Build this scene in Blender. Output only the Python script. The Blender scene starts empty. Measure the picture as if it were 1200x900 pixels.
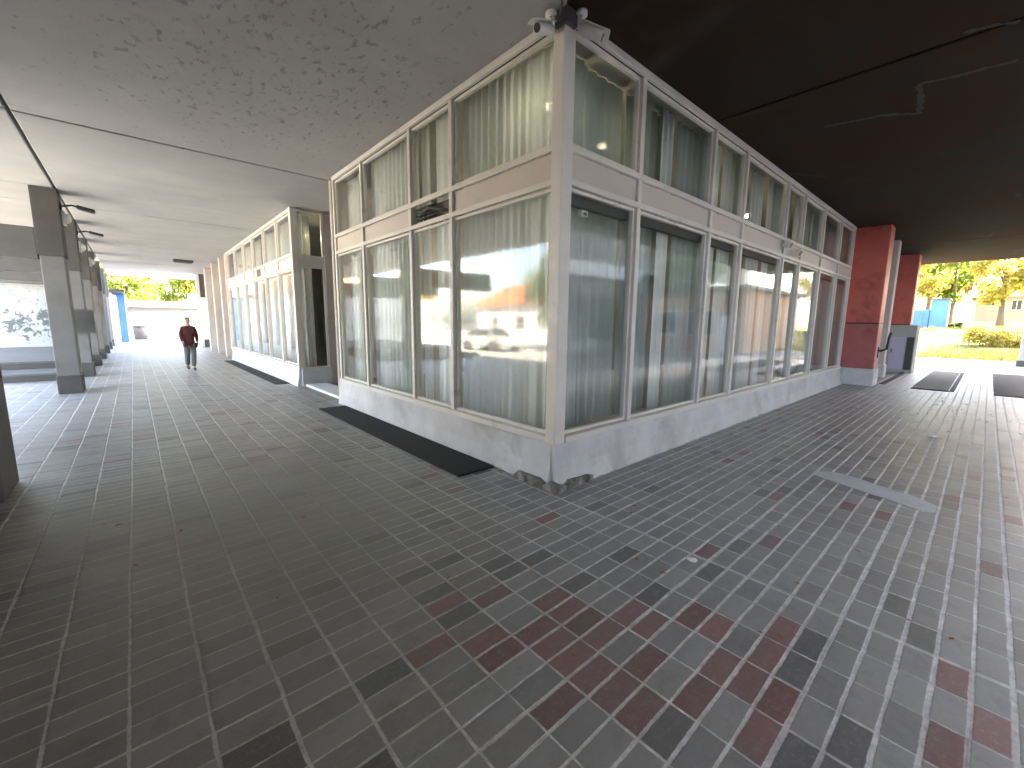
import bpy, math, random
from math import sin, cos, pi, radians, sqrt
from mathutils import Vector, Matrix

S = bpy.context.scene
COL = S.collection
random.seed(7)

# ------------------------------------------------------------------ camera
def cam_rot(yaw, pitch, roll):
    fw = Vector((cos(yaw)*cos(pitch), sin(yaw)*cos(pitch), -sin(pitch)))
    r = fw.cross(Vector((0, 0, 1))).normalized(); u = r.cross(fw)
    r2 = cos(roll)*r + sin(roll)*u; u2 = -sin(roll)*r + cos(roll)*u
    return Matrix((r2, u2, -fw)).transposed()
cd = bpy.data.cameras.new('camera'); cam = bpy.data.objects.new('camera', cd); COL.objects.link(cam)
cd.sensor_width = 36; cd.lens = 493.95/1200*36; cd.clip_start = 0.05; cd.clip_end = 3000
cam.matrix_world = Matrix.Translation((-2.9928, -2.71, 1.6)) @ cam_rot(.8426, .1438, .0101).to_4x4()
S.camera = cam

# ------------------------------------------------------------------ light
SUN_EL, SUN_AZ = radians(48), radians(140)          # azimuth from +Y towards +X
W = bpy.data.worlds.new('World'); S.world = W; W.use_nodes = True
wn = W.node_tree.nodes; wl = W.node_tree.links
sky = wn.new('ShaderNodeTexSky'); sky.sky_type = 'NISHITA'; sky.sun_disc = False
sky.sun_elevation = SUN_EL; sky.sun_rotation = SUN_AZ; sky.air_density = 1.0; sky.dust_density = 3.0; sky.ozone_density = 0.6
bg = wn['Background']; bg.inputs['Strength'].default_value = 0.15
wl.new(sky.outputs[0], bg.inputs['Color'])
sd = bpy.data.lights.new('sun', 'SUN'); sd.energy = 4.6; sd.angle = radians(0.5); sd.color = (1, .93, .82)
sun = bpy.data.objects.new('sun', sd); COL.objects.link(sun)
dsun = Vector((sin(SUN_AZ)*cos(SUN_EL), cos(SUN_AZ)*cos(SUN_EL), sin(SUN_EL)))
sun.rotation_euler = dsun.to_track_quat('Z', 'Y').to_euler()
S.view_settings.view_transform = 'Standard'; S.view_settings.look = 'None'
S.view_settings.exposure = 4.85; S.view_settings.use_white_balance = True; S.view_settings.white_balance_temperature = 7500; S.view_settings.white_balance_tint = 12; S.view_settings.gamma = 1; S.view_settings.use_curve_mapping = False
S.render.engine = 'CYCLES'
S.cycles.max_bounces = 10; S.cycles.diffuse_bounces = 6; S.cycles.glossy_bounces = 4
S.cycles.transparent_max_bounces = 24; S.cycles.transmission_bounces = 6
S.cycles.use_denoising = True
try: S.cycles.denoiser = 'OPENIMAGEDENOISE'
except Exception: pass
S.cycles.sample_clamp_indirect = 6

# ------------------------------------------------------------------ helpers
WORLD = {}                                          # object name -> world location of its origin
def tag(o, label=None, cat=None, group=None, kind=None):
    if label: o['label'] = label
    if cat: o['category'] = cat
    if group: o['group'] = group
    if kind: o['kind'] = kind
    return o
def thing(name, loc, label, cat, group=None, rz=0):
    o = bpy.data.objects.new(name, None); COL.objects.link(o); o.location = loc; o.rotation_euler.z = rz
    o.empty_display_size = .2
    WORLD[o.name] = Vector(loc)
    return tag(o, label, cat, group)

class MB:
    def __init__(s): s.v = []; s.f = []; s.mi = []
    def add(s, vs, fs, m=0):
        n = len(s.v); s.v += [tuple(p) for p in vs]; s.f += [tuple(i+n for i in f) for f in fs]; s.mi += [m]*len(fs); return s
    def box(s, x0, x1, y0, y1, z0, z1, m=0, M=None):
        vs = [Vector((x, y, z)) for z in (z0, z1) for y in (y0, y1) for x in (x0, x1)]
        if M is not None: vs = [M @ p for p in vs]
        return s.add(vs, [(0,2,3,1), (4,5,7,6), (0,1,5,4), (2,6,7,3), (0,4,6,2), (1,3,7,5)], m)
    def prism(s, poly, z0, z1, m=0):
        n = len(poly)
        vs = [(x, y, z0) for x, y in poly] + [(x, y, z1) for x, y in poly]
        return s.add(vs, [tuple(range(n))[::-1], tuple(range(n, 2*n))] + [(i, (i+1) % n, n+(i+1) % n, n+i) for i in range(n)], m)
    def tube(s, pts, r, n=10, m=0, cap=True):
        pts = [Vector(p) for p in pts]; rs = r if isinstance(r, (list, tuple)) else [r]*len(pts)
        base = len(s.v)
        for i, p in enumerate(pts):
            d = (pts[min(i+1, len(pts)-1)] - pts[max(i-1, 0)]).normalized()
            a = d.cross(Vector((0, 0, 1)) if abs(d.z) < .95 else Vector((1, 0, 0))).normalized(); b = d.cross(a)
            for k in range(n):
                t = 2*pi*k/n; s.v.append(tuple(p + (a*cos(t)+b*sin(t))*rs[i]))
        for i in range(len(pts)-1):
            for k in range(n):
                s.f.append((base+i*n+k, base+i*n+(k+1) % n, base+(i+1)*n+(k+1) % n, base+(i+1)*n+k)); s.mi.append(m)
        if cap:
            s.f.append(tuple(base+k for k in range(n))[::-1]); s.mi.append(m)
            s.f.append(tuple(base+(len(pts)-1)*n+k for k in range(n))); s.mi.append(m)
        return s
    def build(s, name, mats, parent=None, bevel=0, smooth=False):
        if not isinstance(mats, (list, tuple)): mats = [mats]
        off = WORLD[parent.name] if parent is not None else Vector((0, 0, 0))
        rz = 0
        me = bpy.data.meshes.new(name)
        me.from_pydata([tuple(Vector(p)-off) for p in s.v], [], s.f)
        for mt in mats: me.materials.append(mt)
        for p, k in zip(me.polygons, s.mi): p.material_index = k; p.use_smooth = smooth
        me.update()
        o = bpy.data.objects.new(name, me); COL.objects.link(o)
        if parent is not None: o.parent = parent
        WORLD[o.name] = off.copy()
        if bevel:
            b = o.modifiers.new('bevel', 'BEVEL'); b.width = bevel; b.segments = 2; b.limit_method = 'ANGLE'
        return o
def children(o): return [c for c in o.children]
def copy_tree(o, parent=None):
    c = o.copy(); COL.objects.link(c)
    if parent is not None: c.parent = parent
    for ch in list(o.children): copy_tree(ch, c)
    return c

# ------------------------------------------------------------------ materials
class NT:
    def __init__(s, name):
        s.m = bpy.data.materials.new(name); s.m.use_nodes = True; s.t = s.m.node_tree; s.N = s.t.nodes
        s.bsdf = s.N['Principled BSDF']; s.out = s.N['Material Output']
    def n(s, typ, **kw):
        o = s.N.new(typ)
        for k, v in kw.items(): setattr(o, k, v)
        return o
    def l(s, a, b): s.t.links.new(a, b)
    def val(s, inp, v):
        if hasattr(v, 'is_output') or isinstance(v, bpy.types.NodeSocket): s.l(v, inp)
        else: inp.default_value = v
    def math(s, op, a, b=0.0, c=0.0, clamp=False):
        o = s.n('ShaderNodeMath', operation=op); o.use_clamp = clamp
        s.val(o.inputs[0], a); s.val(o.inputs[1], b); s.val(o.inputs[2], c); return o.outputs[0]
    def mix(s, f, a, b, mode='MIX'):
        o = s.n('ShaderNodeMix', data_type='RGBA', blend_type=mode)
        s.val(o.inputs[0], f)
        for i, q in ((6, a), (7, b)):
            if isinstance(q, tuple): o.inputs[i].default_value = (*q, 1)
            else: s.l(q, o.inputs[i])
        return o.outputs[2]
    def pos(s): return s.n('ShaderNodeNewGeometry').outputs['Position']
    def obj(s): return s.n('ShaderNodeTexCoord').outputs['Object']
    def noise(s, vec, scale, detail=4, rough=.55, dist=0):
        o = s.n('ShaderNodeTexNoise'); s.l(vec, o.inputs['Vector'])
        o.inputs['Scale'].default_value = scale; o.inputs['Detail'].default_value = detail
        o.inputs['Roughness'].default_value = rough; o.inputs['Distortion'].default_value = dist
        return o.outputs['Fac']
    def ramp(s, f, a, b):
        o = s.n('ShaderNodeMapRange'); o.clamp = True; s.val(o.inputs[0], f); o.inputs[1].default_value = a; o.inputs[2].default_value = b
        return o.outputs[0]
    def scalev(s, vec, sc):
        o = s.n('ShaderNodeMapping'); s.l(vec, o.inputs[0]); o.inputs['Scale'].default_value = sc; return o.outputs[0]
    def bump(s, h, strength=.3, dist=.01):
        o = s.n('ShaderNodeBump'); s.l(h, o.inputs['Height']); o.inputs['Strength'].default_value = strength; o.inputs['Distance'].default_value = dist
        s.l(o.outputs[0], s.bsdf.inputs['Normal']); return o
    def set(s, color=None, rough=None, metal=None, spec=None):
        if color is not None:
            if isinstance(color, tuple): s.bsdf.inputs['Base Color'].default_value = (*color, 1)
            else: s.l(color, s.bsdf.inputs['Base Color'])
        if rough is not None: s.val(s.bsdf.inputs['Roughness'], rough)
        if metal is not None: s.val(s.bsdf.inputs['Metallic'], metal)
        if spec is not None: s.val(s.bsdf.inputs['Specular IOR Level'], spec)
        return s.m

def worn(name, c1, c2, scale=3., rough=.6, bump=.15, grime=None, gscale=1.2, glo=.55, ghi=.75, metal=0, fine=60, stretch=(1, 1, 1)):
    t = NT(name); p = t.scalev(t.pos(), stretch)
    f = t.ramp(t.noise(p, scale, 6, .6), .3, .7)
    c = t.mix(f, c1, c2)
    if grime is not None:
        g = t.ramp(t.noise(p, gscale, 7, .65, .4), glo, ghi)
        c = t.mix(g, c, grime)
    h = t.noise(t.pos(), fine, 5, .6)
    c = t.mix(t.math('MULTIPLY', t.ramp(h, .35, .65), .12), c, tuple(x*.6 for x in c1))
    t.bump(h, bump, .004)
    return t.set(c, t.math('ADD', t.math('MULTIPLY', f, .15), rough-.07), metal)

M = {}
M['frame'] = worn('painted_frame', (.68, .645, .59), (.75, .72, .67), 2.5, .42, .05, (.36, .33, .29), 2, .6, .8)
M['band'] = worn('band_panel', (.57, .51, .455), (.63, .57, .515), 1.2, .5, .04, (.40, .35, .31), 1.4, .58, .8)
M['plinth'] = worn('plinth_concrete', (.55, .55, .555), (.7, .7, .705), 2.2, .8, .35, (.36, .355, .34), 1.6, .5, .8)
M['plinth_foot'] = worn('broken_concrete', (.2, .19, .17), (.38, .36, .33), 6, .9, .8, (.09, .085, .075), 5, .45, .65, fine=25)
M['pilaster'] = worn('pink_render', (.52, .465, .435), (.6, .55, .515), 2, .75, .2, (.4, .33, .3), 1.5, .55, .8)
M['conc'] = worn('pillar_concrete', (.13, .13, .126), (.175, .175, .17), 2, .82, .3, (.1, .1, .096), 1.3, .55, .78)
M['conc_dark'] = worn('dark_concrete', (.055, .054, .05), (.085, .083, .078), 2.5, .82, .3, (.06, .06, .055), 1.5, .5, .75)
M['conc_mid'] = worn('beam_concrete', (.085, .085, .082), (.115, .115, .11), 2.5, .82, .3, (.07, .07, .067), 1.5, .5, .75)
M['conc_pale'] = worn('pale_concrete', (.40, .40, .385), (.48, .48, .465), 2, .8, .25, (.38, .38, .36), 1.5, .5, .75)
M['red'] = worn('red_paint', (.60, .135, .105), (.64, .165, .13), 2, .5, .12, (.27, .05, .042), 1.6, .52, .78)
M['maroon'] = worn('maroon_paint', (.43, .12, .115), (.48, .145, .135), 2, .5, .12, (.24, .065, .062), 1.6, .52, .78)
M['mat'] = worn('rubber_mat', (.012, .012, .012), (.022, .021, .02), 4, .9, .6, (.04, .038, .035), 3, .6, .85, fine=140)
M['mat_grey'] = worn('grey_mat', (.10, .105, .10), (.14, .145, .14), 3, .9, .5, (.07, .07, .068), 2, .55, .8, fine=120)
M['white_plastic'] = worn('white_plastic', (.75, .74, .71), (.8, .79, .77), 4, .35, .03)
M['black'] = worn('black_metal', (.015, .015, .015), (.025, .025, .024), 4, .4, .05)
M['dark_panel'] = worn('dark_panel', (.03, .03, .03), (.05, .048, .045), 3, .5, .1)
M['box_grey'] = worn('box_grey', (.06, .06, .062), (.085, .085, .088), 3, .5, .05)
M['dark_void'] = worn('dark_interior', (.03, .028, .025), (.05, .045, .04), 3, .8, .1)
M['inner_wall'] = worn('inner_wall', (.2, .2, .175), (.26, .26, .23), 1.5, .8, .05)
M['inner_floor'] = worn('inner_floor', (.16, .14, .12), (.2, .18, .15), 1.5, .35, .05)
M['blue'] = worn('blue_paint', (.03, .13, .42), (.045, .17, .5), 1.5, .45, .05, (.06, .17, .38), 1, .55, .8)
M['lavender'] = worn('lavender_paint', (.5, .46, .62), (.56, .52, .68), 1.5, .6, .05)
M['house_wall'] = worn('house_render', (.26, .21, .198), (.31, .26, .24), .7, .8, .2, (.55, .48, .45), .5, .55, .8)
M['house_base'] = worn('house_base', (.38, .30, .28), (.44, .36, .33), 1, .85, .2)
M['white_wall'] = worn('white_render', (.72, .73, .74), (.8, .8, .8), .7, .8, .15, (.6, .61, .62), .5, .55, .8)
M['wood'] = worn('bark', (.09, .065, .045), (.14, .105, .075), 6, .9, .8, fine=30, stretch=(1, 1, .2))
M['concrete_path'] = worn('path_concrete', (.125, .118, .104), (.165, .156, .138), .8, .85, .25, (.35, .33, .3), .5, .5, .8)
M['yard'] = worn('yard_concrete', (.44, .425, .39), (.52, .505, .465), .8, .85, .25, (.37, .355, .33), .5, .5, .8)
M['patch'] = worn('light_mortar_patch', (.42, .43, .44), (.5, .51, .52), 8, .7, .2, (.3, .3, .3), 5, .55, .75)
M['shop_wall'] = worn('shop_render', (.2, .18, .16), (.26, .235, .21), .8, .85, .2)
M['kiosk_wall'] = worn('kiosk_render', (.34, .19, .12), (.40, .24, .16), 1, .8, .2)
M['bark_brown'] = worn('brown_paint', (.07, .055, .045), (.1, .08, .065), 2, .6, .1)
M['far_wall'] = worn('far_render', (.085, .09, .095), (.115, .12, .125), 1.5, .8, .2)
M['streak'] = worn('pale_filler', (.03, .029, .026), (.042, .041, .037), 5, .9, .1)
M['skin'] = worn('skin', (.45, .27, .2), (.5, .31, .23), 9, .5, .02)
M['hair'] = worn('hair', (.16, .13, .11), (.22, .19, .17), 40, .7, .1)
M['hoodie'] = worn('maroon_cloth', (.05, .006, .008), (.07, .01, .011), 12, .85, .3)
M['trousers'] = worn('grey_cloth', (.09, .098, .095), (.12, .128, .122), 12, .85, .3)
M['shoe'] = worn('dark_shoe', (.05, .05, .045), (.08, .08, .075), 12, .6, .1)
M['bagc'] = worn('black_bag', (.012, .012, .014), (.02, .02, .022), 12, .6, .1)
M['paper'] = worn('paper', (.75, .74, .7), (.8, .8, .76), 20, .7, .1)
M['tyre'] = worn('tyre', (.015, .015, .015), (.025, .025, .025), 10, .85, .2)
M['chrome'] = worn('wheel_metal', (.5, .5, .5), (.6, .6, .6), 6, .3, .02, metal=1)
M['carpaint'] = worn('white_car_paint', (.74, .76, .78), (.78, .8, .82), 1, .25, .0)
M['carpaint2'] = worn('silver_car_paint', (.42, .45, .48), (.47, .5, .53), 1, .25, .0)
M['carpaint3'] = worn('blue_car_paint', (.08, .15, .32), (.1, .18, .36), 1, .25, .0)

def mk_tiles(name, c1, c2, sx=.3, sz=.22):
    t = NT(name); p = t.pos(); sp = t.n('ShaderNodeSeparateXYZ'); t.l(p, sp.inputs[0])
    w = t.math('FRACT', t.math('DIVIDE', sp.outputs[2], sz))
    n = t.noise(p, 2.5, 6)
    c = t.mix(t.ramp(n, .3, .7), c1, c2); c = t.mix(t.ramp(w, .8, 1.), c, tuple(x*.5 for x in c1))
    t.bump(w, .6, .03); return t.set(c, .8)
M['roof'] = mk_tiles('orange_roof_tiles', (.48, .15, .06), (.58, .22, .09))

def mk_glass(name, tint, base=.05, k=.9, pw=4.):
    t = NT(name)
    lw = t.n('ShaderNodeLayerWeight'); lw.inputs[0].default_value = .5
    f = t.math('ADD', t.math('MULTIPLY', t.math('POWER', lw.outputs['Facing'], pw), k), base, clamp=True)
    p = t.pos(); nn = t.noise(p, .9, 3, .5)
    b = t.n('ShaderNodeBump'); t.l(nn, b.inputs['Height']); b.inputs['Strength'].default_value = .12; b.inputs['Distance'].default_value = .02
    tr = t.n('ShaderNodeBsdfTransparent'); tr.inputs[0].default_value = (*tint, 1)
    gl = t.n('ShaderNodeBsdfGlossy'); gl.inputs['Roughness'].default_value = .05; t.l(b.outputs[0], gl.inputs['Normal'])
    mx = t.n('ShaderNodeMixShader'); t.l(f, mx.inputs[0]); t.l(tr.outputs[0], mx.inputs[1]); t.l(gl.outputs[0], mx.inputs[2])
    # a thin film of dust
    df = t.n('ShaderNodeBsdfDiffuse'); df.inputs[0].default_value = (.5, .5, .47, 1)
    d = t.math('MULTIPLY', t.ramp(t.noise(t.scalev(p, (1, 1, .35)), 3, 6, .65), .35, .8), .07)
    m2 = t.n('ShaderNodeMixShader'); t.l(d, m2.inputs[0]); t.l(mx.outputs[0], m2.inputs[1]); t.l(df.outputs[0], m2.inputs[2])
    t.l(m2.outputs[0], t.out.inputs['Surface']); return t.m
M['glass'] = mk_glass('window_glass', (.98, .995, .985), .014, .6, 3.1)
M['car_glass'] = mk_glass('car_glass', (.35, .4, .4), .08)

def mk_curtain(name, c1, c2, sheer=.16):
    t = NT(name); p = t.pos()
    f = t.ramp(t.noise(t.scalev(p, (1, 1, .12)), 4, 5, .6), .3, .7)
    c = t.mix(f, c1, c2)
    weave = t.noise(t.scalev(p, (1, 1, .3)), 150, 2)
    c = t.mix(t.math('MULTIPLY', t.ramp(weave, .35, .65), .15), c, tuple(x*.7 for x in c1))
    di = t.n('ShaderNodeBsdfDiffuse'); tl = t.n('ShaderNodeBsdfTranslucent'); tp = t.n('ShaderNodeBsdfTransparent')
    t.l(c, di.inputs[0]); t.l(c, tl.inputs[0])
    m1 = t.n('ShaderNodeMixShader'); m1.inputs[0].default_value = .15; t.l(di.outputs[0], m1.inputs[1]); t.l(tl.outputs[0], m1.inputs[2])
    m2 = t.n('ShaderNodeMixShader'); m2.inputs[0].default_value = sheer; t.l(m1.outputs[0], m2.inputs[1]); t.l(tp.outputs[0], m2.inputs[2])
    t.l(m2.outputs[0], t.out.inputs['Surface']); return t.m
M['curtain'] = mk_curtain('pale_curtain', (.83, .865, .84), (.88, .905, .885), .04)
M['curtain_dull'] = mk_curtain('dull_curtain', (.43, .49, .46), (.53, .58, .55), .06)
M['curtain_white'] = mk_curtain('white_curtain', (.8, .82, .78), (.85, .86, .83), .06)

def mk_emit(name, c, st):
    t = NT(name); t.bsdf.inputs['Emission Color'].default_value = (*c, 1); t.bsdf.inputs['Emission Strength'].default_value = st
    return t.set(c, .4)
def mk_scribble():
    t = NT('scribbled_wall'); p = t.pos(); sp = t.n('ShaderNodeSeparateXYZ'); t.l(p, sp.inputs[0])
    c = t.mix(t.ramp(t.noise(p, 1.2, 5), .3, .7), (.27, .31, .32), (.36, .375, .375))
    band = t.math('SUBTRACT', 1., t.ramp(t.math('ABSOLUTE', t.math('SUBTRACT', sp.outputs[2], 1.55)), .15, 1.0))
    n = t.noise(p, 3.2, 5, .7, .8)
    m = t.ramp(t.math('ADD', n, t.math('MULTIPLY', band, .13)), .6, .66)
    c = t.mix(t.math('MULTIPLY', m, .85), c, (.035, .045, .05))
    m2 = t.ramp(t.noise(t.scalev(p, (1.5, 1, .6)), 5, 5, .7, 1.), .58, .64); c = t.mix(t.math('MULTIPLY', m2, .5), c, (.14, .2, .23))
    return t.set(c, .7)
M['scribble'] = mk_scribble()
M['lamp'] = mk_emit('lit_lamp', (1, .9, .66), 9)

def mk_paving():
    t = NT('clay_paving'); p = t.pos(); sp = t.n('ShaderNodeSeparateXYZ'); t.l(p, sp.inputs[0])
    X, Y = sp.outputs[0], sp.outputs[1]
    wob = t.noise(p, 2.2, 3); wob2 = t.noise(t.scalev(p, (1.3, 1.3, 1)), 3.1, 3)
    Xw = t.math('ADD', X, t.math('MULTIPLY', t.math('SUBTRACT', wob, .5), .016))
    Yw = t.math('ADD', Y, t.math('MULTIPLY', t.math('SUBTRACT', wob2, .5), .014))
    PX, PY = .2462, .1228
    u = t.math('DIVIDE', t.math('ADD', Xw, .19+PX*40), PX); v = t.math('DIVIDE', t.math('ADD', Yw, 1.98+PY*40), PY)
    iu, iv = t.math('FLOOR', u), t.math('FLOOR', v); fu, fv = t.math('FRACT', u), t.math('FRACT', v)
    # a few courses are laid half a brick out of step
    def edge(f, size):  # metres to nearest edge
        return t.math('MULTIPLY', t.math('MINIMUM', f, t.math('SUBTRACT', 1., f)), size)
    cid = t.n('ShaderNodeCombineXYZ'); t.l(iu, cid.inputs[0]); t.l(iv, cid.inputs[1])
    wn1 = t.n('ShaderNodeTexWhiteNoise', noise_dimensions='3D'); t.l(cid.outputs[0], wn1.inputs['Vector'])
    sepc = t.n('ShaderNodeSeparateColor'); t.l(wn1.outputs['Color'], sepc.inputs[0])
    r1, r2, r3 = sepc.outputs[0], sepc.outputs[1], sepc.outputs[2]
    eu, ev = edge(fu, PX), edge(fv, PY)
    jit = t.math('MULTIPLY', t.noise(p, 9, 3), .003)
    ragged = t.math('MULTIPLY', t.math('SUBTRACT', t.noise(p, 45, 5, .75), .5), .011)
    # wide sandy joint along x = -0.19
    big = t.math('LESS_THAN', t.math('ABSOLUTE', t.math('ADD', Xw, .19)), .013)
    # X-running joints get wider to the right, Y-running ones wider to the left
    right = t.ramp(t.math('SUBTRACT', X, t.math('MULTIPLY', Y, .6)), -2.2, 1.)
    wv = t.math('ADD', .0030, t.math('MULTIPLY', right, .0052)); wu = t.math('SUBTRACT', .0062, t.math('MULTIPLY', right, .0036))
    def w1(i):
        o = t.n('ShaderNodeTexWhiteNoise', noise_dimensions='1D'); t.l(i, o.inputs['W']); return o.outputs['Value']
    rowv = w1(t.math('ROUND', v)); colv = w1(t.math('ROUND', u))
    seg = t.noise(p, 3.2, 4, .65)
    wv = t.math('MULTIPLY', wv, t.math('ADD', .35, t.math('ADD', t.math('MULTIPLY', rowv, .55), t.math('MULTIPLY', seg, .65))))
    wu = t.math('MULTIPLY', wu, t.math('ADD', .35, t.math('ADD', t.math('MULTIPLY', colv, .6), t.math('MULTIPLY', seg, .5))))
    du = t.math('SUBTRACT', t.math('ADD', eu, ragged), t.math('ADD', wu, jit)); dv = t.math('SUBTRACT', t.math('ADD', ev, ragged), t.math('ADD', wv, jit))
    du = t.math('ADD', du, t.math('MULTIPLY', t.math('SUBTRACT', r2, .5), .005)); dv = t.math('ADD', dv, t.math('MULTIPLY', t.math('SUBTRACT', r3, .5), .004))
    dm = t.math('MINIMUM', du, dv)
    joint = t.math('SUBTRACT', 1., t.ramp(dm, -.0015, .0025)); joint = t.math('MAXIMUM', joint, t.math('MULTIPLY', big, .9))
    fade = t.ramp(t.noise(p, .7, 5, .6, .3), .3, .62)            # joints silted over in places
    sx = t.math('ADD', X, 2.3); sy = t.math('SUBTRACT', Y, 1.3); sl = t.math('SQRT', t.math('ADD', t.math('POWER', sx, 2.), t.math('POWER', t.math('MULTIPLY', sy, .6), 2.)))
    silt = t.math('SUBTRACT', 1., t.ramp(t.math('ADD', sl, t.math('MULTIPLY', t.noise(p, 1.6, 5, .6), .9)), 1., 2.1))     # trodden-in dirt by the doormat
    joint_v = t.math('MULTIPLY', joint, t.math('MULTIPLY', t.math('ADD', .62, t.math('MULTIPLY', fade, .38)), t.math('SUBTRACT', 1., t.math('MULTIPLY', silt, .75))))
    # red bricks: thick in one patch near the corner, rare elsewhere
    cxn = t.math('SUBTRACT', t.math('MULTIPLY', t.math('ADD', iu, .5), PX), .19+PX*40); cyn = t.math('SUBTRACT', t.math('MULTIPLY', t.math('ADD', iv, .5), PY), 1.98+PY*40)
    dx = t.math('ADD', cxn, 1.28); dy = t.math('ADD', cyn, 1.72)
    ca, sa = cos(radians(-50)), sin(radians(-50))
    a = t.math('ADD', t.math('MULTIPLY', dx, ca), t.math('MULTIPLY', dy, sa)); b = t.math('SUBTRACT', t.math('MULTIPLY', dy, ca), t.math('MULTIPLY', dx, sa))
    rr = t.math('SQRT', t.math('ADD', t.math('POWER', t.math('MULTIPLY', a, .75), 2.), t.math('POWER', t.math('MULTIPLY', b, 1.9), 2.)))
    # brick colours
    c = t.mix(r1, (.215, .212, .208), (.305, .30, .292))
    nearc = t.math('SUBTRACT', 1., t.ramp(rr, .5, 2.2))
    c = t.mix(t.math('LESS_THAN', r2, t.math('ADD', .05, t.math('MULTIPLY', nearc, .2))), c, (.115, .115, .115))
    c = t.mix(t.math('GREATER_THAN', r2, .88), c, (.31, .31, .3))
    pr = t.math('ADD', t.math('MULTIPLY', t.math('SUBTRACT', 1., t.ramp(rr, .3, 1.15)), .72), .02)
    redm = t.math('LESS_THAN', r3, pr)
    redc = t.mix(r1, (.165, .07, .075), (.27, .13, .135))
    c = t.mix(redm, c, redc)
    # grain, dust and stains
    g = t.noise(p, 130, 5, .7); c = t.mix(t.math('MULTIPLY', t.ramp(g, .3, .7), .3), c, (.16, .16, .152))
    st = t.noise(t.scalev(p, (1, 2.4, 1)), 16, 5, .7); c = t.mix(t.math('MULTIPLY', t.ramp(st, .5, .75), .3), c, (.36, .352, .34))
    br = t.noise(p, 7, 5, .7, .6); c = t.mix(t.math('MULTIPLY', t.ramp(br, .5, .75), .55), c, (.125, .122, .115))
    sc = t.noise(t.scalev(p, (2.2, 1, 1)), 26, 4, .75, .3); c = t.mix(t.math('MULTIPLY', t.ramp(sc, .56, .7), .4), c, (.33, .325, .31))
    dust = t.ramp(t.noise(p, .45, 6, .6, .5), .42, .68); c = t.mix(t.math('MULTIPLY', dust, .45), c, (.26, .255, .225)); c = t.mix(t.math('MULTIPLY', silt, .7), c, (.235, .228, .2))
    big_st = t.ramp(t.noise(p, 1.3, 6, .65, .4), .56, .74); c = t.mix(t.math('MULTIPLY', big_st, .35), c, (.14, .137, .122))
    joint_v = t.math('MULTIPLY', joint_v, t.math('ADD', .55, t.math('MULTIPLY', t.ramp(t.noise(p, 5.5, 4, .7), .32, .6), .45)))
    jc = t.mix(t.ramp(t.noise(p, 20, 5, .7), .35, .65), (.46, .45, .425), (.78, .77, .745))
    c = t.mix(joint_v, c, jc)
    tilt = t.math('ADD', t.math('MULTIPLY', t.math('MULTIPLY', t.math('SUBTRACT', r2, .5), fu), 1.6), t.math('MULTIPLY', t.math('MULTIPLY', t.math('SUBTRACT', r3, .5), fv), .9))
    bh = t.math('ADD', t.math('MULTIPLY', joint, -1.), t.math('ADD', t.math('ADD', tilt, t.math('MULTIPLY', r1, .5)), t.math('MULTIPLY', g, .25)))
    t.bump(bh, .5, .006)
    ro = t.math('ADD', .33, t.math('MULTIPLY', t.noise(p, 3, 5), .26)); ro = t.math('ADD', ro, t.math('MULTIPLY', joint, .2))
    return t.set(c, ro, None, .5)
M['paving'] = mk_paving()

def mk_ceiling():
    t = NT('grey_ceiling'); p = t.pos(); sp = t.n('ShaderNodeSeparateXYZ'); t.l(p, sp.inputs[0])
    f = t.ramp(t.noise(p, .7, 7, .6, .5), .32, .68)
    c = t.mix(f, (.385, .383, .374), (.46, .457, .446))
    f2 = t.noise(t.scalev(p, (.35, 1, 1)), 1.6, 5, .6); c = t.mix(t.math('MULTIPLY', t.ramp(f2, .45, .7), .3), c, (.31, .315, .295))
    # flaking paint, thickest in one region of the first bays
    n1 = t.noise(t.scalev(p, (1.3, .75, 1)), 10, 5, .6, .2); n2 = t.noise(p, .55, 3)
    dx = t.math('ADD', sp.outputs[0], 1.6); dy = t.math('SUBTRACT', sp.outputs[1], 2.6)
    d = t.math('SQRT', t.math('ADD', t.math('POWER', t.math('DIVIDE', dx, 2.6), 2.), t.math('POWER', t.math('DIVIDE', dy, 4.), 2.)))
    reg = t.math('SUBTRACT', 1., t.ramp(d, .35, 1.15))
    th = t.math('SUBTRACT', .69, t.math('ADD', t.math('MULTIPLY', reg, .135), t.math('MULTIPLY', t.math('SUBTRACT', n2, .5), .06)))
    fl = t.ramp(t.math('SUBTRACT', n1, th), 0., .11)
    c = t.mix(t.math('MULTIPLY', fl, .6), c, (.13, .128, .12))
    g = t.noise(p, 45, 5, .65); c = t.mix(t.math('MULTIPLY', t.ramp(g, .35, .7), .18), c, (.24, .24, .232))
    t.bump(t.math('ADD', t.math('MULTIPLY', fl, -1.), t.math('MULTIPLY', g, .4)), .4, .008)
    return t.set(c, .85)
M['ceil'] = mk_ceiling()
def mk_ceiling_dark():
    t = NT('dark_brown_ceiling'); p = t.pos()
    f = t.ramp(t.noise(p, .5, 6, .6, .6), .42, .58)
    c = t.mix(f, (.037, .017, .0105), (.025, .0245, .019))
    s = t.noise(t.scalev(p, (.5, 1, 1)), 1.1, 6, .6, .8); c = t.mix(t.math('MULTIPLY', t.ramp(s, .5, .7), .6), c, (.05, .026, .011))
    v = t.n('ShaderNodeTexVoronoi', feature='DISTANCE_TO_EDGE'); t.l(t.scalev(p, (.45, .7, 1)), v.inputs['Vector']); v.inputs['Scale'].default_value = .7
    ck = t.math('MULTIPLY', t.math('SUBTRACT', 1., t.ramp(v.outputs['Distance'], .0, .03)), t.ramp(t.noise(p, .6, 3), .5, .65))
    c = t.mix(t.math('MULTIPLY', ck, .5), c, (.075, .075, .066))
    t.bump(t.noise(p, 35, 5, .6), .3, .006); return t.set(c, .95, None, .12)
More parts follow.
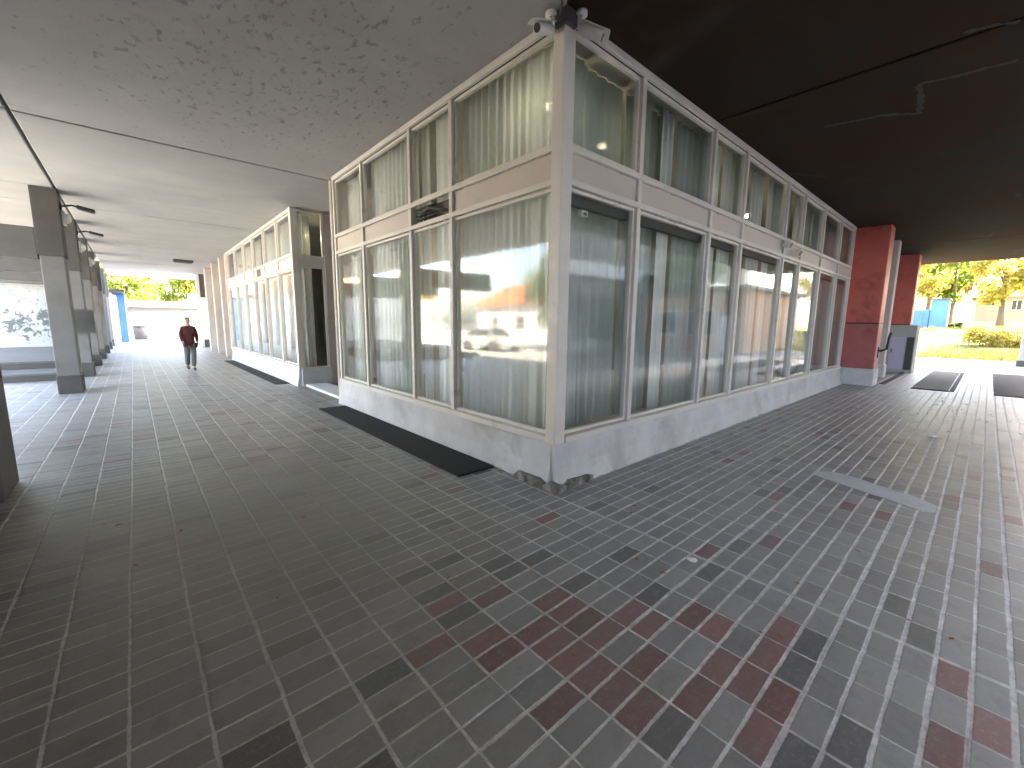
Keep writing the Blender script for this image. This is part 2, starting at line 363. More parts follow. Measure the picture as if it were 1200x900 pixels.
M['ceil_dark'] = mk_ceiling_dark()

def mk_ground():
    t = NT('street_asphalt'); p = t.pos()
    c = t.mix(t.ramp(t.noise(p, .3, 6), .3, .7), (.07, .07, .068), (.1, .098, .094))
    g = t.noise(p, 60, 4, .7); c = t.mix(t.math('MULTIPLY', g, .4), c, (.09, .09, .088)); t.bump(g, .3, .01)
    return t.set(c, .85)
M['asphalt'] = mk_ground()
def mk_lawn():
    t = NT('dry_lawn'); p = t.pos()
    c = t.mix(t.ramp(t.noise(p, .35, 6, .65), .35, .65), (.09, .115, .022), (.21, .18, .06))
    c = t.mix(t.ramp(t.noise(p, 7, 5, .7), .4, .7), c, (.13, .14, .035)); t.bump(t.noise(p, 25, 5), .8, .05)
    return t.set(c, .9)
M['lawn'] = mk_lawn()
def mk_leaf(name, c1, c2, c3):
    t = NT(name); oi = t.n('ShaderNodeObjectInfo'); p = t.pos()
    f = t.ramp(t.noise(p, .9, 4, .6), .3, .7); c = t.mix(f, c1, c2); c = t.mix(t.ramp(t.noise(p, 8, 2), .55, .7), c, c3)
    di = t.bsdf; t.set(c, .6); tl = t.n('ShaderNodeBsdfTranslucent'); t.l(c, tl.inputs[0])
    mx = t.n('ShaderNodeMixShader'); mx.inputs[0].default_value = .45; t.l(di.outputs[0], mx.inputs[1]); t.l(tl.outputs[0], mx.inputs[2])
    t.l(mx.outputs[0], t.out.inputs['Surface']); return t.m
M['leaf_yellow'] = mk_leaf('autumn_leaves', (.36, .29, .05), (.24, .24, .05), (.4, .22, .05))
M['leaf_lime'] = mk_leaf('lime_leaves', (.14, .20, .02), (.09, .14, .018), (.2, .22, .03))
M['leaf_green'] = mk_leaf('green_leaves', (.06, .1, .02), (.04, .07, .016), (.1, .13, .03))
M['leaf_orange'] = mk_leaf('orange_leaves', (.34, .13, .025), (.22, .12, .03), (.3, .2, .04))

# ------------------------------------------------------------------ ground and paving
def sheet(name, x0, x1, y0, y1, z, mat, kind='structure'):
    b = MB(); b.add([(x0, y0, z), (x1, y0, z), (x1, y1, z), (x0, y1, z)], [(0, 1, 2, 3)])
    return tag(b.build(name, mat), kind=kind)
sheet('ground', -900, 900, -900, 900, -.13, M['asphalt'])
pv = MB(); pv.box(-9.6, 20.2, -5.6, 64, -.12, 0)
tag(pv.build('pavement', M['paving']), kind='structure')
kb = MB(); kb.box(20.2, 20.42, -5.6, 10, -.12, .012); kb.box(-9.6, 20.42, -5.82, -5.6, -.12, .01); kb.box(-9.82, -9.6, -5.82, 64, -.12, .01)
tag(kb.build('kerb', M['conc_pale'], bevel=.01), kind='structure')
pa = MB(); pa.box(20.42, 29, -40, 30, -.125, -.03); tag(pa.build('path', M['concrete_path']), kind='structure')
ya = MB(); ya.box(-60, -9.82, -5, 70, -.126, -.10); ya.box(-9.6, 60, 64, 110, -.126, -.10); tag(ya.build('yard_pavement', M['yard']), kind='structure')  # left yard laid pale over the asphalt to bounce sunlight into the bay
# grass bank rising beyond the path
bk = MB(); nx, ny = 40, 50
def bank_z(x, y):
    t = min(1, max(0, (x-29)/17)); return -.03 + 1.55*t*t*(3-2*t) + .06*sin(x*1.3+y*.7)*min(1, t*4) + .05*sin(y*1.1)*min(1, t*4)
vs = [(29+i*2.2, -50+j*2, bank_z(29+i*2.2, -50+j*2)) for j in range(ny) for i in range(nx)]
bk.add(vs, [(j*nx+i, j*nx+i+1, (j+1)*nx+i+1, (j+1)*nx+i) for j in range(ny-1) for i in range(nx-1)])
tag(bk.build('grass_bank', M['lawn'], smooth=True), kind='structure')
# grass tufts on the bank
def tufts():
    b = MB(); rnd = random.Random(3)
    for k in range(5200):
        x = 29.2 + 24*rnd.random()**1.6; y = -9 + 15*rnd.random(); z = bank_z(x, y); s = .1+.16*rnd.random(); a = rnd.random()*6.28
        for q in range(3):
            aa = a+q*2.1; dx, dy = cos(aa)*.025, sin(aa)*.025; lx, ly = cos(aa+1.2)*s*.5, sin(aa+1.2)*s*.5
            b.add([(x-dx, y-dy, z-.02), (x+dx, y+dy, z-.02), (x+lx, y+ly, z+s)], [(0, 1, 2)])
    return b
tag(tufts().build('grass', M['leaf_yellow']), 'yellowing rough grass growing on the sunlit bank', 'grass', kind='stuff')

# repair patch in the paving
pp = MB(); rnd = random.Random(5)
prof = [(2.40, -1.60), (2.55, -1.63), (2.66, -1.74), (2.62, -1.95), (2.50, -2.15), (2.43, -2.4), (2.27, -2.58), (2.08, -2.57), (2.03, -2.5), (2.12, -2.3), (2.2, -2.05), (2.3, -1.8)]
pp.prism(prof[::-1], .0, .006); tag(pp.build('pavement_patch', M['patch']), kind='structure')

# ------------------------------------------------------------------ ceiling slabs
ZC = 4.22; G = .022
def ceil_panel(poly, mat, z=ZC, name='ceiling'):
    b = MB(); b.prism(poly, z, z+.35); return tag(b.build(name, mat, bevel=.012), kind='structure')
ceil_panel([(-3.95+G, -3.95+G), (-.004, -.004), (-.004, 5.9-G), (-3.95+G, 5.9-G)], M['ceil'])
ys = [5.9, 12.0, 18.1, 24.2, 30.3, 33.0]
for a, b_ in zip(ys[:-1], ys[1:]):
    ceil_panel([(-3.95+G, a+G), (3.5, a+G), (3.5, b_-G), (-3.95+G, b_-G)], M['ceil'])
ys2 = [-5.3, 5.9, 10.28, 12.0, 18.1, 24.2]
for a, b_ in zip(ys2[:-1], ys2[1:]):
    ceil_panel([(-7.4, a+G), (-3.95-G, a+G), (-3.95-G, b_-G), (-7.4, b_-G)], M['ceil'])
ceil_panel([(-3.95+.004, -5.3), (2.92-G, -5.3), (2.92-G, -.004), (.002, -.004), (-3.95+.006, -3.95+.0)], M['ceil_dark'])
xs = [2.92, 16.0, 22.3]
for a, b_ in zip(xs[:-1], xs[1:]):
    ceil_panel([(a+G, -5.3), (b_-G, -5.3), (b_-G, 4.), (a+G, 4.)], M['ceil_dark'])
def streak(pts, w):
    b = MB(); rnd = random.Random(8); q = []
    for (ax, ay), (bx, by) in zip(pts[:-1], pts[1:]):
        for k in range(12):
            t = k/12; q.append((ax+(bx-ax)*t+rnd.uniform(-.006, .006), ay+(by-ay)*t+rnd.uniform(-.006, .006)))
    L = []; R_ = []
    for i, (x, y) in enumerate(q):
        x2, y2 = q[min(i+1, len(q)-1)]; x1, y1 = q[max(i-1, 0)]; l = math.hypot(x2-x1, y2-y1) or 1; ww = w*rnd.uniform(.3, 1.2)
        L.append((x-(y2-y1)/l*ww, y+(x2-x1)/l*ww)); R_.append((x+(y2-y1)/l*ww, y-(x2-x1)/l*ww))
    for i in range(len(q)-1):
        b.prism([L[i], R_[i], R_[i+1], L[i+1]], ZC-.004, ZC-.001)
    return tag(b.build('ceiling_streak', M['streak']), kind='structure')
streak([(4.08, -0.955), (4.171, -1.235), (4.229, -1.504), (4.508, -1.822), (4.034, -1.875), (3.616, -1.894), (3.703, -2.149), (3.726, -2.395), (3.765, -2.603)], .035)
streak([(2.803, -2.254), (2.866, -2.432), (2.954, -2.598)], .03)
rs = MB(); rs.prism([(-7.4, -5.3), (22.3, -5.3), (22.3, 12), (6, 12), (6, 33), (-3.9, 33), (-3.9, 24.2), (-7.4, 24.2)], ZC+.352, ZC+1.3)
tag(rs.build('ceiling', M['conc_dark']), kind='structure')

ub = thing('shade_block', (1, 25, 5.53), 'added storeys on the slab, out of view, shading the far end of the pale passage', 'building')  # unseen block added to cast shade beyond the far passage end
b = MB(); b.box(-3.9, 6, 15, 33, 5.53, 22); b.build('wall', M['white_wall'], ub)
for zz in (7.0, 10.2, 13.4, 16.6, 19.4):
    for k in range(5):
        b = MB(); b.box(-3.97, -3.905, 16.2+3.4*k, 18.0+3.4*k, zz, zz+1.5); b.build('window', M['dark_panel'], ub)
b = MB(); b.box(-4.1, 6.2, 14.8, 33.2, 22, 22.4); b.build('roof', M['conc_mid'], ub)

# ------------------------------------------------------------------ corner pavilion
ZS, ZB2, ZB1, ZT = .50, 2.87, 3.16, 4.20
FR = .075
pav = thing('pavilion', (0, 0, 0), 'glazed corner shop pavilion with beige frames, upper lights and pale concrete plinth', 'building')
Lm = [0.0, 1.74, 2.74, 4.36, 5.62]
Rm = [0.0, 1.21, 2.97, 4.08, 6.06, 7.1, 8.6, 10.2, 11.62]

def axis_box(b, face, a0, a1, d0, d1, z0, z1, m=0):
    """face 'L': runs along +Y on x=0 (d = outward -x); 'R': along +X on y=0 (d = outward -y)"""
    if face == 'L': b.box(-d1, -d0, a0, a1, z0, z1, m)
    else: b.box(a0, a1, -d1, -d0, z0, z1, m)

def facade(root, face, ms, off=(0, 0), dark_bay=None, end_post=True):
    ox, oy = off
    def AB(b, a0, a1, d0, d1, z0, z1, m=0):
        if face == 'L': b.box(ox-d1, ox-d0, oy+a0, oy+a1, z0, z1, m)
        else: b.box(ox+a0, ox+a1, oy-d1, oy-d0, z0, z1, m)
    n = len(ms)-1
    b = MB()
    AB(b, ms[0]-.02, ms[-1], .012, .055, ZT-.055, ZT+.012); b.build('top_rail', M['frame'], root, .004)
    b = MB(); AB(b, ms[0]+.07, ms[-1], .012, .05, ZB1-.028, ZB1+.028); b.build('transom', M['frame'], root, .004)
    b = MB(); AB(b, ms[0]+.07, ms[-1], .012, .05, ZB2-.028, ZB2+.028); b.build('transom', M['frame'], root, .004)
    b = MB(); AB(b, ms[0]+.07, ms[-1], .008, .075, ZS-.06, ZS); b.build('sill', M['frame'], root, .004)
    for i in range(1, n+1):
        if i == n and not end_post: continue
        b = MB(); AB(b, ms[i]-.034, ms[i]+.034, -.06, .04, ZS, ZT-.056); b.build('mullion', M['frame'], root, .004)
    for i in range(n):
        a0, a1 = ms[i]+(.075 if i == 0 else .036), ms[i+1]-.036
        for (z0, z1, nm) in ((ZS+.002, ZB2-.03, 'window'), (ZB1+.03, ZT-.058, 'window')):
            b = MB(); w = .032
            AB(b, a0, a0+w, -.045, .004, z0, z1); AB(b, a1-w, a1, -.045, .004, z0, z1)
            AB(b, a0+w, a1-w, -.045, .004, z0, z0+w); AB(b, a0+w, a1-w, -.045, .004, z1-w, z1)
            f = b.build(nm, M['frame'], root, .003)
            g = MB(); AB(g, a0+w+.0015, a1-w-.0015, -.026, -.018, z0+w+.0015, z1-w-.0015)
            g.build('pane', M['glass'], f)
        if dark_bay == i: continue
        b = MB(); AB(b, a0-.002, a1+.002, -.03, .006, ZB2+.03, ZB1-.03); b.build('spandrel_panel', M['band'], root)

facade(pav, 'L', Lm, dark_bay=1)
facade(pav, 'R', Rm)
for i in range(len(Rm)-1):
    b = MB(); b.box(Rm[i]+.08, Rm[i+1]-.05, .06, .13, ZB2-.15, ZB2-.04); b.build('blind_box', M['dark_panel'], pav, .004)
b = MB(); b.box(-.075, .07, -.06, .07, ZS-.06, ZT+.01); b.build('corner_post', M['frame'], pav, .006)
# plinth with a battered foot
def batter(b, face, a0, a1, d_top, d_bot, z0, z1, rnd, amp, nseg):
    for i in range(nseg):
        s0 = a0+(a1-a0)*i/nseg; s1 = a0+(a1-a0)*(i+1)/nseg
    vs = []; fs = []
    for i in range(nseg+1):
        s_ = a0+(a1-a0)*i/nseg; j = rnd.uniform(-amp, amp)
        pr = [(d_top, z1), (d_top+(d_bot-d_top)*.35, z0+(z1-z0)*.45), (d_bot+j, z0+.03), (d_bot+j*1.4+.006, z0), (-.25, z0), (-.25, z1)]
        for d, z in pr: vs.append((-d, s_, z) if face == 'L' else (s_, -d, z))
    k = 6
    for i in range(nseg):
        for q in range(k):
            f = (i*k+q, i*k+(q+1) % k, (i+1)*k+(q+1) % k, (i+1)*k+q); fs.append(f if face == 'L' else f[::-1])
    fs.append(tuple(range(k))); fs.append(tuple(nseg*k+q for q in range(k))[::-1])
    b.add(vs, fs)
rnd = random.Random(2)
b = MB(); batter(b, 'L', .001, 5.66, .055, .10, -.01, ZS-.062, rnd, .006, 60); b.build('plinth', M['plinth'], pav)
b = MB(); batter(b, 'R', -.055, 11.66, .055, .12, -.01, ZS-.062, rnd, .008, 110); b.build('plinth', M['plinth'], pav)
# crumbling footing at the corner
def rubble():
    b = MB(); rnd = random.Random(11)
    n = 22; prof = []
    for i in range(n):
        t = i/(n-1)
        if t < .5: p = (-.155, .55*(1-2*t)-.12)
        else: p = (-.155+1.0*(t-.5)*2*.55, -.16)
        prof.append((p[0]+rnd.uniform(-.022, .012), p[1]+rnd.uniform(-.022, .012)))
    prof += [(.35, -.02), (-.03, -.02), (-.03, .45)]
    bb = MB(); bb.prism(prof, .001, .075)
    # rough the top
    bb.v = [(x+rnd.uniform(-.006, .006), y+rnd.uniform(-.006, .006), z + (rnd.uniform(-.04, .02) if z > .05 else 0)) for x, y, z in bb.v]
    return bb
rubble().build('footing', M['plinth_foot'], pav)
# body: side return, interior shell
b = MB(); b.box(.01, 6.9, 5.662, 5.78, 0, ZT); b.build('side_wall', M['pilaster'], pav)
b = MB(); b.box(11.66, 11.78, .01, 5.66, 0, ZT); b.build('side_wall', M['pilaster'], pav)
b = MB(); b.box(.25, 11.655, .25, 5.655, .3, .44); b.build('inner_floor', M['inner_floor'], pav)
b = MB(); b.box(5.0, 5.1, 3.6, 5.65, .442, 4.15); b.box(5.0, 11.65, 3.5, 3.6, .442, 4.15); b.build('inner_wall', M['inner_wall'], pav)
b = MB(); b.box(.08, 11.65, .08, 5.65, 4.17, 4.215); b.build('inner_ceiling', M['inner_wall'], pav)
# dark vent in the band of the second bay, with its louvres and pipe
b = MB(); a0, a1 = Lm[1]+.036, Lm[2]-.036
b.box(.10, .14, a0, a1, ZB2+.03, ZB1-.03)
v = b.build('vent', M['dark_void'], pav)
b = MB()
for k in range(5):
    z = ZB2+.06+k*.045; b.box(.035, .075, a0+.45, a1, z, z+.012)
b.build('louvre', M['conc_mid'], v)
b = MB(); b.tube([(.05, a0+.12, ZB2+.1), (.02, a0+.3, ZB2+.14), (.01, a0+.55, ZB2+.2), (.03, a0+.8, ZB2+.17)], .022, 10); b.build('pipe', M['conc_mid'], v, smooth=True)
b = MB(); b.box(.03, .09, a0+.02, a0+.22, ZB2+.032, ZB1-.09); b.build('fan_box', M['black'], v)

# curtains -----------------------------------------------------------------
def curtain(face, a0, a1, z0, z1, d, mat, label, seed, off=(0, 0), amp=.05):
    rnd = random.Random(seed); L = a1-a0; n = max(24, int(L/.014)); w = rnd.uniform(.11, .21)
    ph = rnd.uniform(0, 6); ps = []
    for i in range(n+1):
        s_ = L*i/n; k = sin(2*pi*s_/w+ph+1.8*sin(s_*2.3+ph)+.9*sin(s_*6.1+2*ph))
        am = amp*(.6+.4*sin(s_*3.1+ph*2)); ps.append((a0+s_, d + am*k + .012*sin(s_*41+ph)))
    rows = 8; b = MB(); vs = []
    for j in range(rows+1):
        t = j/rows; z = z1+(z0-z1)*t
        for i, (a, q) in enumerate(ps):
            qq = d+(q-d)*(.55+.45*min(1, t*1.6)); aa = a + .02*t*sin(i*.13+ph)
            vs.append((off[0]+qq, off[1]+aa, z) if face == 'L' else (off[0]+aa, off[1]+qq, z))
    m = n+1
    b.add(vs, [(j*m+i, j*m+i+1, (j+1)*m+i+1, (j+1)*m+i) for j in range(rows) for i in range(n)])
    o = b.build('curtain', mat, smooth=True)
    so = o.modifiers.new('thickness', 'SOLIDIFY'); so.thickness = .002
    return tag(o, label, 'curtain', 'curtains behind the pavilion glass')
CU, CW, CD = M['curtain'], M['curtain_white'], M['curtain_dull']
curtain('L', .10, 1.70, .47, 4.16, .13, CU, 'wide pale curtain in the large bay beside the corner post, on the doormat side', 1)
curtain('L', 1.80, 2.30, .47, 4.16, .13, CU, 'narrow pale curtain below the dark vent', 2, amp=.04)
curtain('L', 2.46, 2.72, .47, 4.16, .13, CU, 'thin gathered curtain strip beside the mullion under the dark vent', 3, amp=.04)
curtain('L', 2.80, 4.30, .47, 4.16, .13, CU, 'pale curtain filling the bay beyond the dark vent', 4)
curtain('L', 4.95, 5.55, .47, 4.16, .2, CW, 'white curtain in the last bay next to the recessed entrance', 5)
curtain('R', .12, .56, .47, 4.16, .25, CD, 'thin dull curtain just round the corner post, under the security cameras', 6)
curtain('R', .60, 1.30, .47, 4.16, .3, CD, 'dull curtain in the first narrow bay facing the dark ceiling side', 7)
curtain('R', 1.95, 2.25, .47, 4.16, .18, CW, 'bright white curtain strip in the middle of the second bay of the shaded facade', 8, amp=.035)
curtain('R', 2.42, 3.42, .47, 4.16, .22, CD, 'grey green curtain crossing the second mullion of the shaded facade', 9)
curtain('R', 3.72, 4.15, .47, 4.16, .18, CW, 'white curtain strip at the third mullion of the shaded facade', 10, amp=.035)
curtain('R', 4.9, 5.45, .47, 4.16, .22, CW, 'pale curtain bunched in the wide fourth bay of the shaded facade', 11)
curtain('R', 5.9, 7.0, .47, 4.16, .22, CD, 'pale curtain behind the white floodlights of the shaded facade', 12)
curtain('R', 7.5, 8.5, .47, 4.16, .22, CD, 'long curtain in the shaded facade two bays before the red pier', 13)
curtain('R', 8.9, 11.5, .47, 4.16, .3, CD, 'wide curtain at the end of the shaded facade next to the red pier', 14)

curtain('R', 1.42, 1.58, .47, 4.16, .18, CW, 'narrow white curtain strip just past the first mullion of the shaded facade', 31, amp=.03)
curtain('R', 3.45, 3.6, .47, 4.16, .18, CW, 'narrow white curtain strip in the third bay of the shaded facade', 32, amp=.03)
curtain('R', 4.4, 4.62, .47, 4.16, .18, CW, 'white curtain strip at the start of the wide fourth bay of the shaded facade', 33, amp=.03)
curtain('R', 5.6, 5.8, .47, 4.16, .18, CW, 'white curtain strip just before the white floodlights of the shaded facade', 34, amp=.03)
curtain('R', 7.15, 7.4, .47, 4.16, .18, CW, 'cream curtain strip past the white floodlights of the shaded facade', 35, amp=.03)
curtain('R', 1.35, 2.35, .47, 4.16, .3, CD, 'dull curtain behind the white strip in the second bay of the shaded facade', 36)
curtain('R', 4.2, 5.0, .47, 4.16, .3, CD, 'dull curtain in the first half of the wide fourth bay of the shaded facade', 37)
# lamps inside ---------------------------------------------------------------
def lamp(loc, label, kind=0):
    t = thing('ceiling_lamp', loc, label, 'lamp', 'lit lamps inside the pavilion')
    x, y, z = loc
    b = MB(); b.tube([(x, y, z+.10), (x, y, 4.168)], .012, 8); b.build('stem', M['black'], t)
    b = MB(); b.tube([(x, y, z), (x, y, z+.02), (x, y, z+.08), (x, y, z+.10)], [.05, .085, .07, .03], 16); b.build('lamp_shade', M['white_plastic'], t, smooth=True)
    b = MB(); b.tube([(x, y, z-.045), (x, y, z-.03), (x, y, z-.001)], [.02, .06, .065], 16); b.build('bulb', M['lamp'], t, smooth=True)
lamp((.45, .62, 3.86), 'lit warm lamp nearest the corner post, seen over the doormat side')
lamp((1.6, 3.4, 3.86), 'lit lamp behind the third bay beyond the dark vent')
lamp((1.55, .75, 3.80), 'lit lamp behind the second upper light of the shaded facade')
lamp((4.6, .7, 3.86), 'lit lamp behind the fourth upper light of the shaded facade')
lamp((6.5, .8, 3.80), 'lit lamp above the white floodlights, inside the glass')
lamp((7.9, .8, 3.80), 'lit lamp farthest along the shaded facade towards the red pier')
lamp((3.0, 2.2, 3.80), 'lit lamp deep inside the middle of the pavilion')

# security cameras at the corner ------------------------------------------------
def cctv(base, tip, label):
    base, tip = Vector(base), Vector(tip); d = (tip-base).normalized()
    t = thing('security_camera', base, label, 'camera', 'security cameras on the corner post')
    b = MB(); b.tube([base+Vector((0, 0, .06)), base+Vector((0, 0, .03))], .05, 16); b.tube([base+Vector((0, 0, .04)), base+Vector((0, 0, -.02)), base+d*.05+Vector((0, 0, -.05))], .017, 10); b.build('bracket', M['white_plastic'], t, smooth=True)
    p0 = base+d*.0+Vector((0, 0, -.07)); p1 = p0+d*.19
    b = MB(); b.tube([p0-d*.02, p0, p1, p1+d*.005], [.025, .042, .045, .043], 18); b.build('body', M['white_plastic'], t, smooth=True)
    b = MB(); b.tube([p1+d*.0055, p1+d*.009], [.034, .032], 16); b.build('lens', M['black'], t)
    side = d.cross(Vector((0, 0, 1))).normalized(); up = side.cross(d)
    b = MB()
    for s_ in (-1, 1):
        b.add([p0-d*.02+up*.058+side*.001*s_, p1+d*.05+up*.058+side*.001*s_, p1+d*.05+up*.038+side*.055*s_, p0-d*.02+up*.038+side*.055*s_,
               p0-d*.02+up*.062+side*.001*s_, p1+d*.05+up*.062+side*.001*s_, p1+d*.05+up*.042+side*.06*s_, p0-d*.02+up*.042+side*.06*s_],
              [(0, 1, 2, 3), (4, 7, 6, 5), (0, 4, 5, 1), (1, 5, 6, 2), (2, 6, 7, 3), (3, 7, 4, 0)])
    b.build('sun_shield', M['white_plastic'], t)
cctv((-.12, .06, 4.14), (-.55, .02, 3.98), 'white bullet security camera on the corner post turned along the pale ceiling')
cctv((.06, -.12, 4.14), (.35, -.45, 3.95), 'white bullet security camera on the corner post turned under the dark ceiling')
b = MB(); b.box(-.10, .04, -.10, .04, 4.08, 4.20); b.tube([(-.11, -.03, 4.15), (-.14, -.08, 4.2), (-.2, -.14, 4.21)], .012, 8)
tag(b.build('junction_box', M['box_grey'], bevel=.006), 'dark junction box on top of the corner post between two cameras', 'junction box')
# small floodlights on the shaded band
def flood(x, z, label):
    t = thing('floodlight', (x, -.02, z), label, 'lamp', 'floodlights on the shaded facade')
    b = MB(); b.box(x-.02, x+.02, -.07, -.007, z-.02, z+.02); b.build('arm', M['white_plastic'], t)
    Mx = Matrix.Translation((x, -.12, z)) @ Matrix.Rotation(radians(25), 4, 'X')
    b = MB(); b.box(-.07, .07, -.05, .05, -.06, .06, 0, Mx); b.build('housing', M['white_plastic'], t, .008)
    b = MB(); b.box(-.055, .055, -.056, -.051, -.045, .045, 0, Mx); b.build('lens', M['box_grey'], t)
flood(5.95, 3.05, 'small white floodlight on the grey band of the shaded facade, nearer the corner')
flood(6.55, 2.98, 'small white floodlight on the grey band of the shaded facade, nearer the red pier')

# ------------------------------------------------------------------ second pavilion along the passage
Y2 = 8.42
p2 = thing('pavilion', (0, Y2, 0), 'second glazed pavilion farther along the pale passage, beyond the recessed entrance', 'building')
ms2 = [0, 1.5, 3.0, 4.5, 6.0, 7.6, 9.3]
facade(p2, 'L', ms2, off=(0, Y2))
b = MB(); b.box(-.07, .06, Y2-.06, Y2+.07, ZS-.06, ZT+.01); b.build('corner_post', M['frame'], p2, .006)
b = MB(); b.box(-.07, .05, Y2+9.34, Y2+9.5, ZS-.06, ZT+.01); b.build('corner_post', M['pilaster'], p2, .006)
b = MB(); batter(b, 'L', Y2+.001, Y2+9.34, .055, .11, -.01, ZS-.062, rnd, .006, 60); b.box(.0, .7, Y2-.06, Y2+.06, 0, ZS-.062); b.build('plinth', M['plinth'], p2)
# end face towards the recess
b = MB(); b.box(.061, .09, Y2-.03, Y2+.03, ZS-.06, ZT); b.box(.62, .66, Y2-.03, Y2+.03, ZS-.06, ZT); b.box(.09, .62, Y2-.03, Y2+.03, ZS-.06, ZS-.02)
b.box(.09, .62, Y2-.03, Y2+.03, ZT-.05, ZT); b.box(.09, .62, Y2-.028, Y2+.028, ZB2, ZB1)
f = b.build('window', M['frame'], p2, .003)
b = MB(); b.box(.092, .618, Y2-.006, Y2+.002, ZS-.018, ZB2-.002); b.box(.092, .618, Y2-.006, Y2+.002, ZB1+.002, ZT-.052); b.build('pane', M['glass'], f)
b = MB(); b.box(.665, .96, Y2-.05, Y2+.10, 0, ZC-.002); b.build('pilaster', M['pilaster'], p2, .006)
b = MB(); b.box(.97, 1.2, Y2-.02, Y2+.1, 0, ZC-.002); b.build('recess_wall', M['conc_mid'], p2)
b = MB(); b.box(1.2, 4, Y2+.0, Y2+.1, 0, ZT); b.build('side_wall', M['pilaster'], p2)
b = MB(); b.box(3.5, 3.6, Y2+.1, Y2+9.4, 0, ZT); b.box(.01, 3.5, Y2+9.36, Y2+9.46, 0, ZT); b.build('inner_wall', M['inner_wall'], p2)
b = MB(); b.box(.1, 3.5, Y2+.1, Y2+9.34, .3, .44); b.build('inner_floor', M['inner_floor'], p2)
b = MB(); b.box(-.012, -.0065, Y2+3.6, Y2+4.1, ZB2+.05, ZB1-.04); b.build('vent', M['dark_panel'], p2)
curtain('L', .1, 4.2, .47, 4.16, .25, CW, 'white curtain in the nearer half of the second pavilion', 21, off=(0, Y2))
curtain('L', 4.6, 9.1, .47, 4.16, .25, CW, 'white curtain in the farther half of the second pavilion', 22, off=(0, Y2))
curtain('R', .1, .40, .47, 4.1, .16, CW, 'white curtain half covering the narrow end window of the second pavilion', 23, off=(0, Y2), amp=.035)
lamp((.4, Y2+.5, 3.7), 'lit lamp in the end window of the second pavilion')

# recess between the two pavilions
t = thing('entrance_door', (1.3, 5.9, 0), 'dark entrance door set back between the two pavilions', 'door')
b = MB(); b.box(1.28, 1.34, 5.79, 6.0, 0, ZC-.004); b.box(1.28, 1.34, 8.2, 8.41, 0, ZC-.004); b.box(1.28, 1.34, 6.0, 8.2, 2.5, ZC-.004); b.build('surround', M['dark_panel'], t)
b = MB(); b.box(1.30, 1.34, 6.01, 8.19, .05, 2.49); b.build('leaf', M['conc_mid'], t)
b = MB(); b.tube([(1.27, 7.0, .9), (1.24, 7.0, .95), (1.24, 7.0, 1.35), (1.27, 7.0, 1.4)], .015, 8); b.build('handle', M['chrome'], t)
b = MB(); b.box(.06, .55, 5.68, 8.35, .0, .06); tag(b.build('threshold_step', M['white_wall'], bevel=.01), 'pale stone threshold step in front of the recessed entrance', 'step')
b = MB(); b.box(-.02, .09, 5.80, 5.90, 0, ZC-.003); tag(b.build('downpipe', M['pilaster'], bevel=.03), 'pinkish square downpipe at the end of the corner pavilion', 'pipe')

# third block far along the passage
p3 = thing('pavilion', (0, 18, 0), 'farthest pavilion block at the end of the pale passage, with pink pilasters', 'building')
for yy in (19.3, 21.6, 24.2): 
    b = MB(); b.box(-.06, .28, yy, yy+.3, 0, ZC-.003); b.build('pilaster', M['pilaster'], p3, .01)
b = MB(); b.box(.3, .34, 18.0, 28, 0, ZC-.003); b.build('wall', M['pilaster'], p3)
b = MB(); b.box(.27, .298, 19.62, 21.58, .5, 2.9); b.build('window', M['glass'], p3)
b = MB(); b.box(.27, .298, 21.92, 24.18, .5, 2.9); b.build('window', M['glass'], p3)
b = MB(); b.box(-.10, .06, 28, 28.25, 0, ZC-.003); b.box(.72, .95, 28, 28.25, 0, ZC-.003); b.build('pilaster', M['white_wall'], p3, .01)
b = MB(); b.box(.06, .72, 28.05, 28.2, 2.9, ZC-.003); b.build('header', M['bark_brown'], p3)
b = MB(); b.box(.06, .72, 28.06, 28.18, 0, .45); b.build('plinth', M['conc_mid'], p3)
b = MB(); b.box(.06, .72, 28.10, 28.11, .45, 2.9); b.build('pane', M['glass'], p3)
b = MB(); b.box(.06, .72, 28.6, 28.7, 0, 3.2); b.build('inner_wall', M['white_wall'], p3)
b = MB(); b.box(.95, 4, 28, 28.2, 0, ZC-.003); b.build('side_wall', M['pilaster'], p3)

# ------------------------------------------------------------------ door mats
def mat_(x0, x1, y0, y1, mat, label, z=.019, name='floor_mat', group=None):
    b = MB(); rnd = random.Random(int(x0*100)+7)
    n = 14; top = [(x0+(x1-x0)*i/n, y0+rnd.uniform(-.008, .008)) for i in range(n+1)] + [(x0+(x1-x0)*(n-i)/n, y1+rnd.uniform(-.008, .008)) for i in range(n+1)]
    b.prism(top, .002, z)
    return tag(b.build(name, mat, bevel=.003), label, 'mat', group)
mat_(-.60, -.115, .80, 5.28, M['mat'], 'long black doormat beside the plinth of the corner pavilion')
mat_(-.45, -.12, 9.1, 17.2, M['mat'], 'long black doormat beside the second pavilion')
mat_(12.3, 18.9, -2.18, -1.5, M['mat_grey'], 'worn grey mat with black edges in front of the sunlit opening')
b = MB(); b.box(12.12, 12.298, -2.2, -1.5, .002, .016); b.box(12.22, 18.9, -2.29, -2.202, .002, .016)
tag(b.build('floor_stripe', M['mat'], bevel=.003), 'black flat grate round two sides of the worn grey mat', 'stripe')  # flat black strips along two edges of the mat
b = MB(); b.box(12.6, 18.9, -.92, -.80, .002, .014); tag(b.build('floor_stripe', M['mat'], bevel=.003), 'thin black flat grate running past the foot of the red piers', 'stripe')  # thin flat black strip lying on the paving
mat_(12.2, 19.4, -4.3, -2.95, M['mat'], 'wide black mat near the edge of the frame before the sunlit opening')

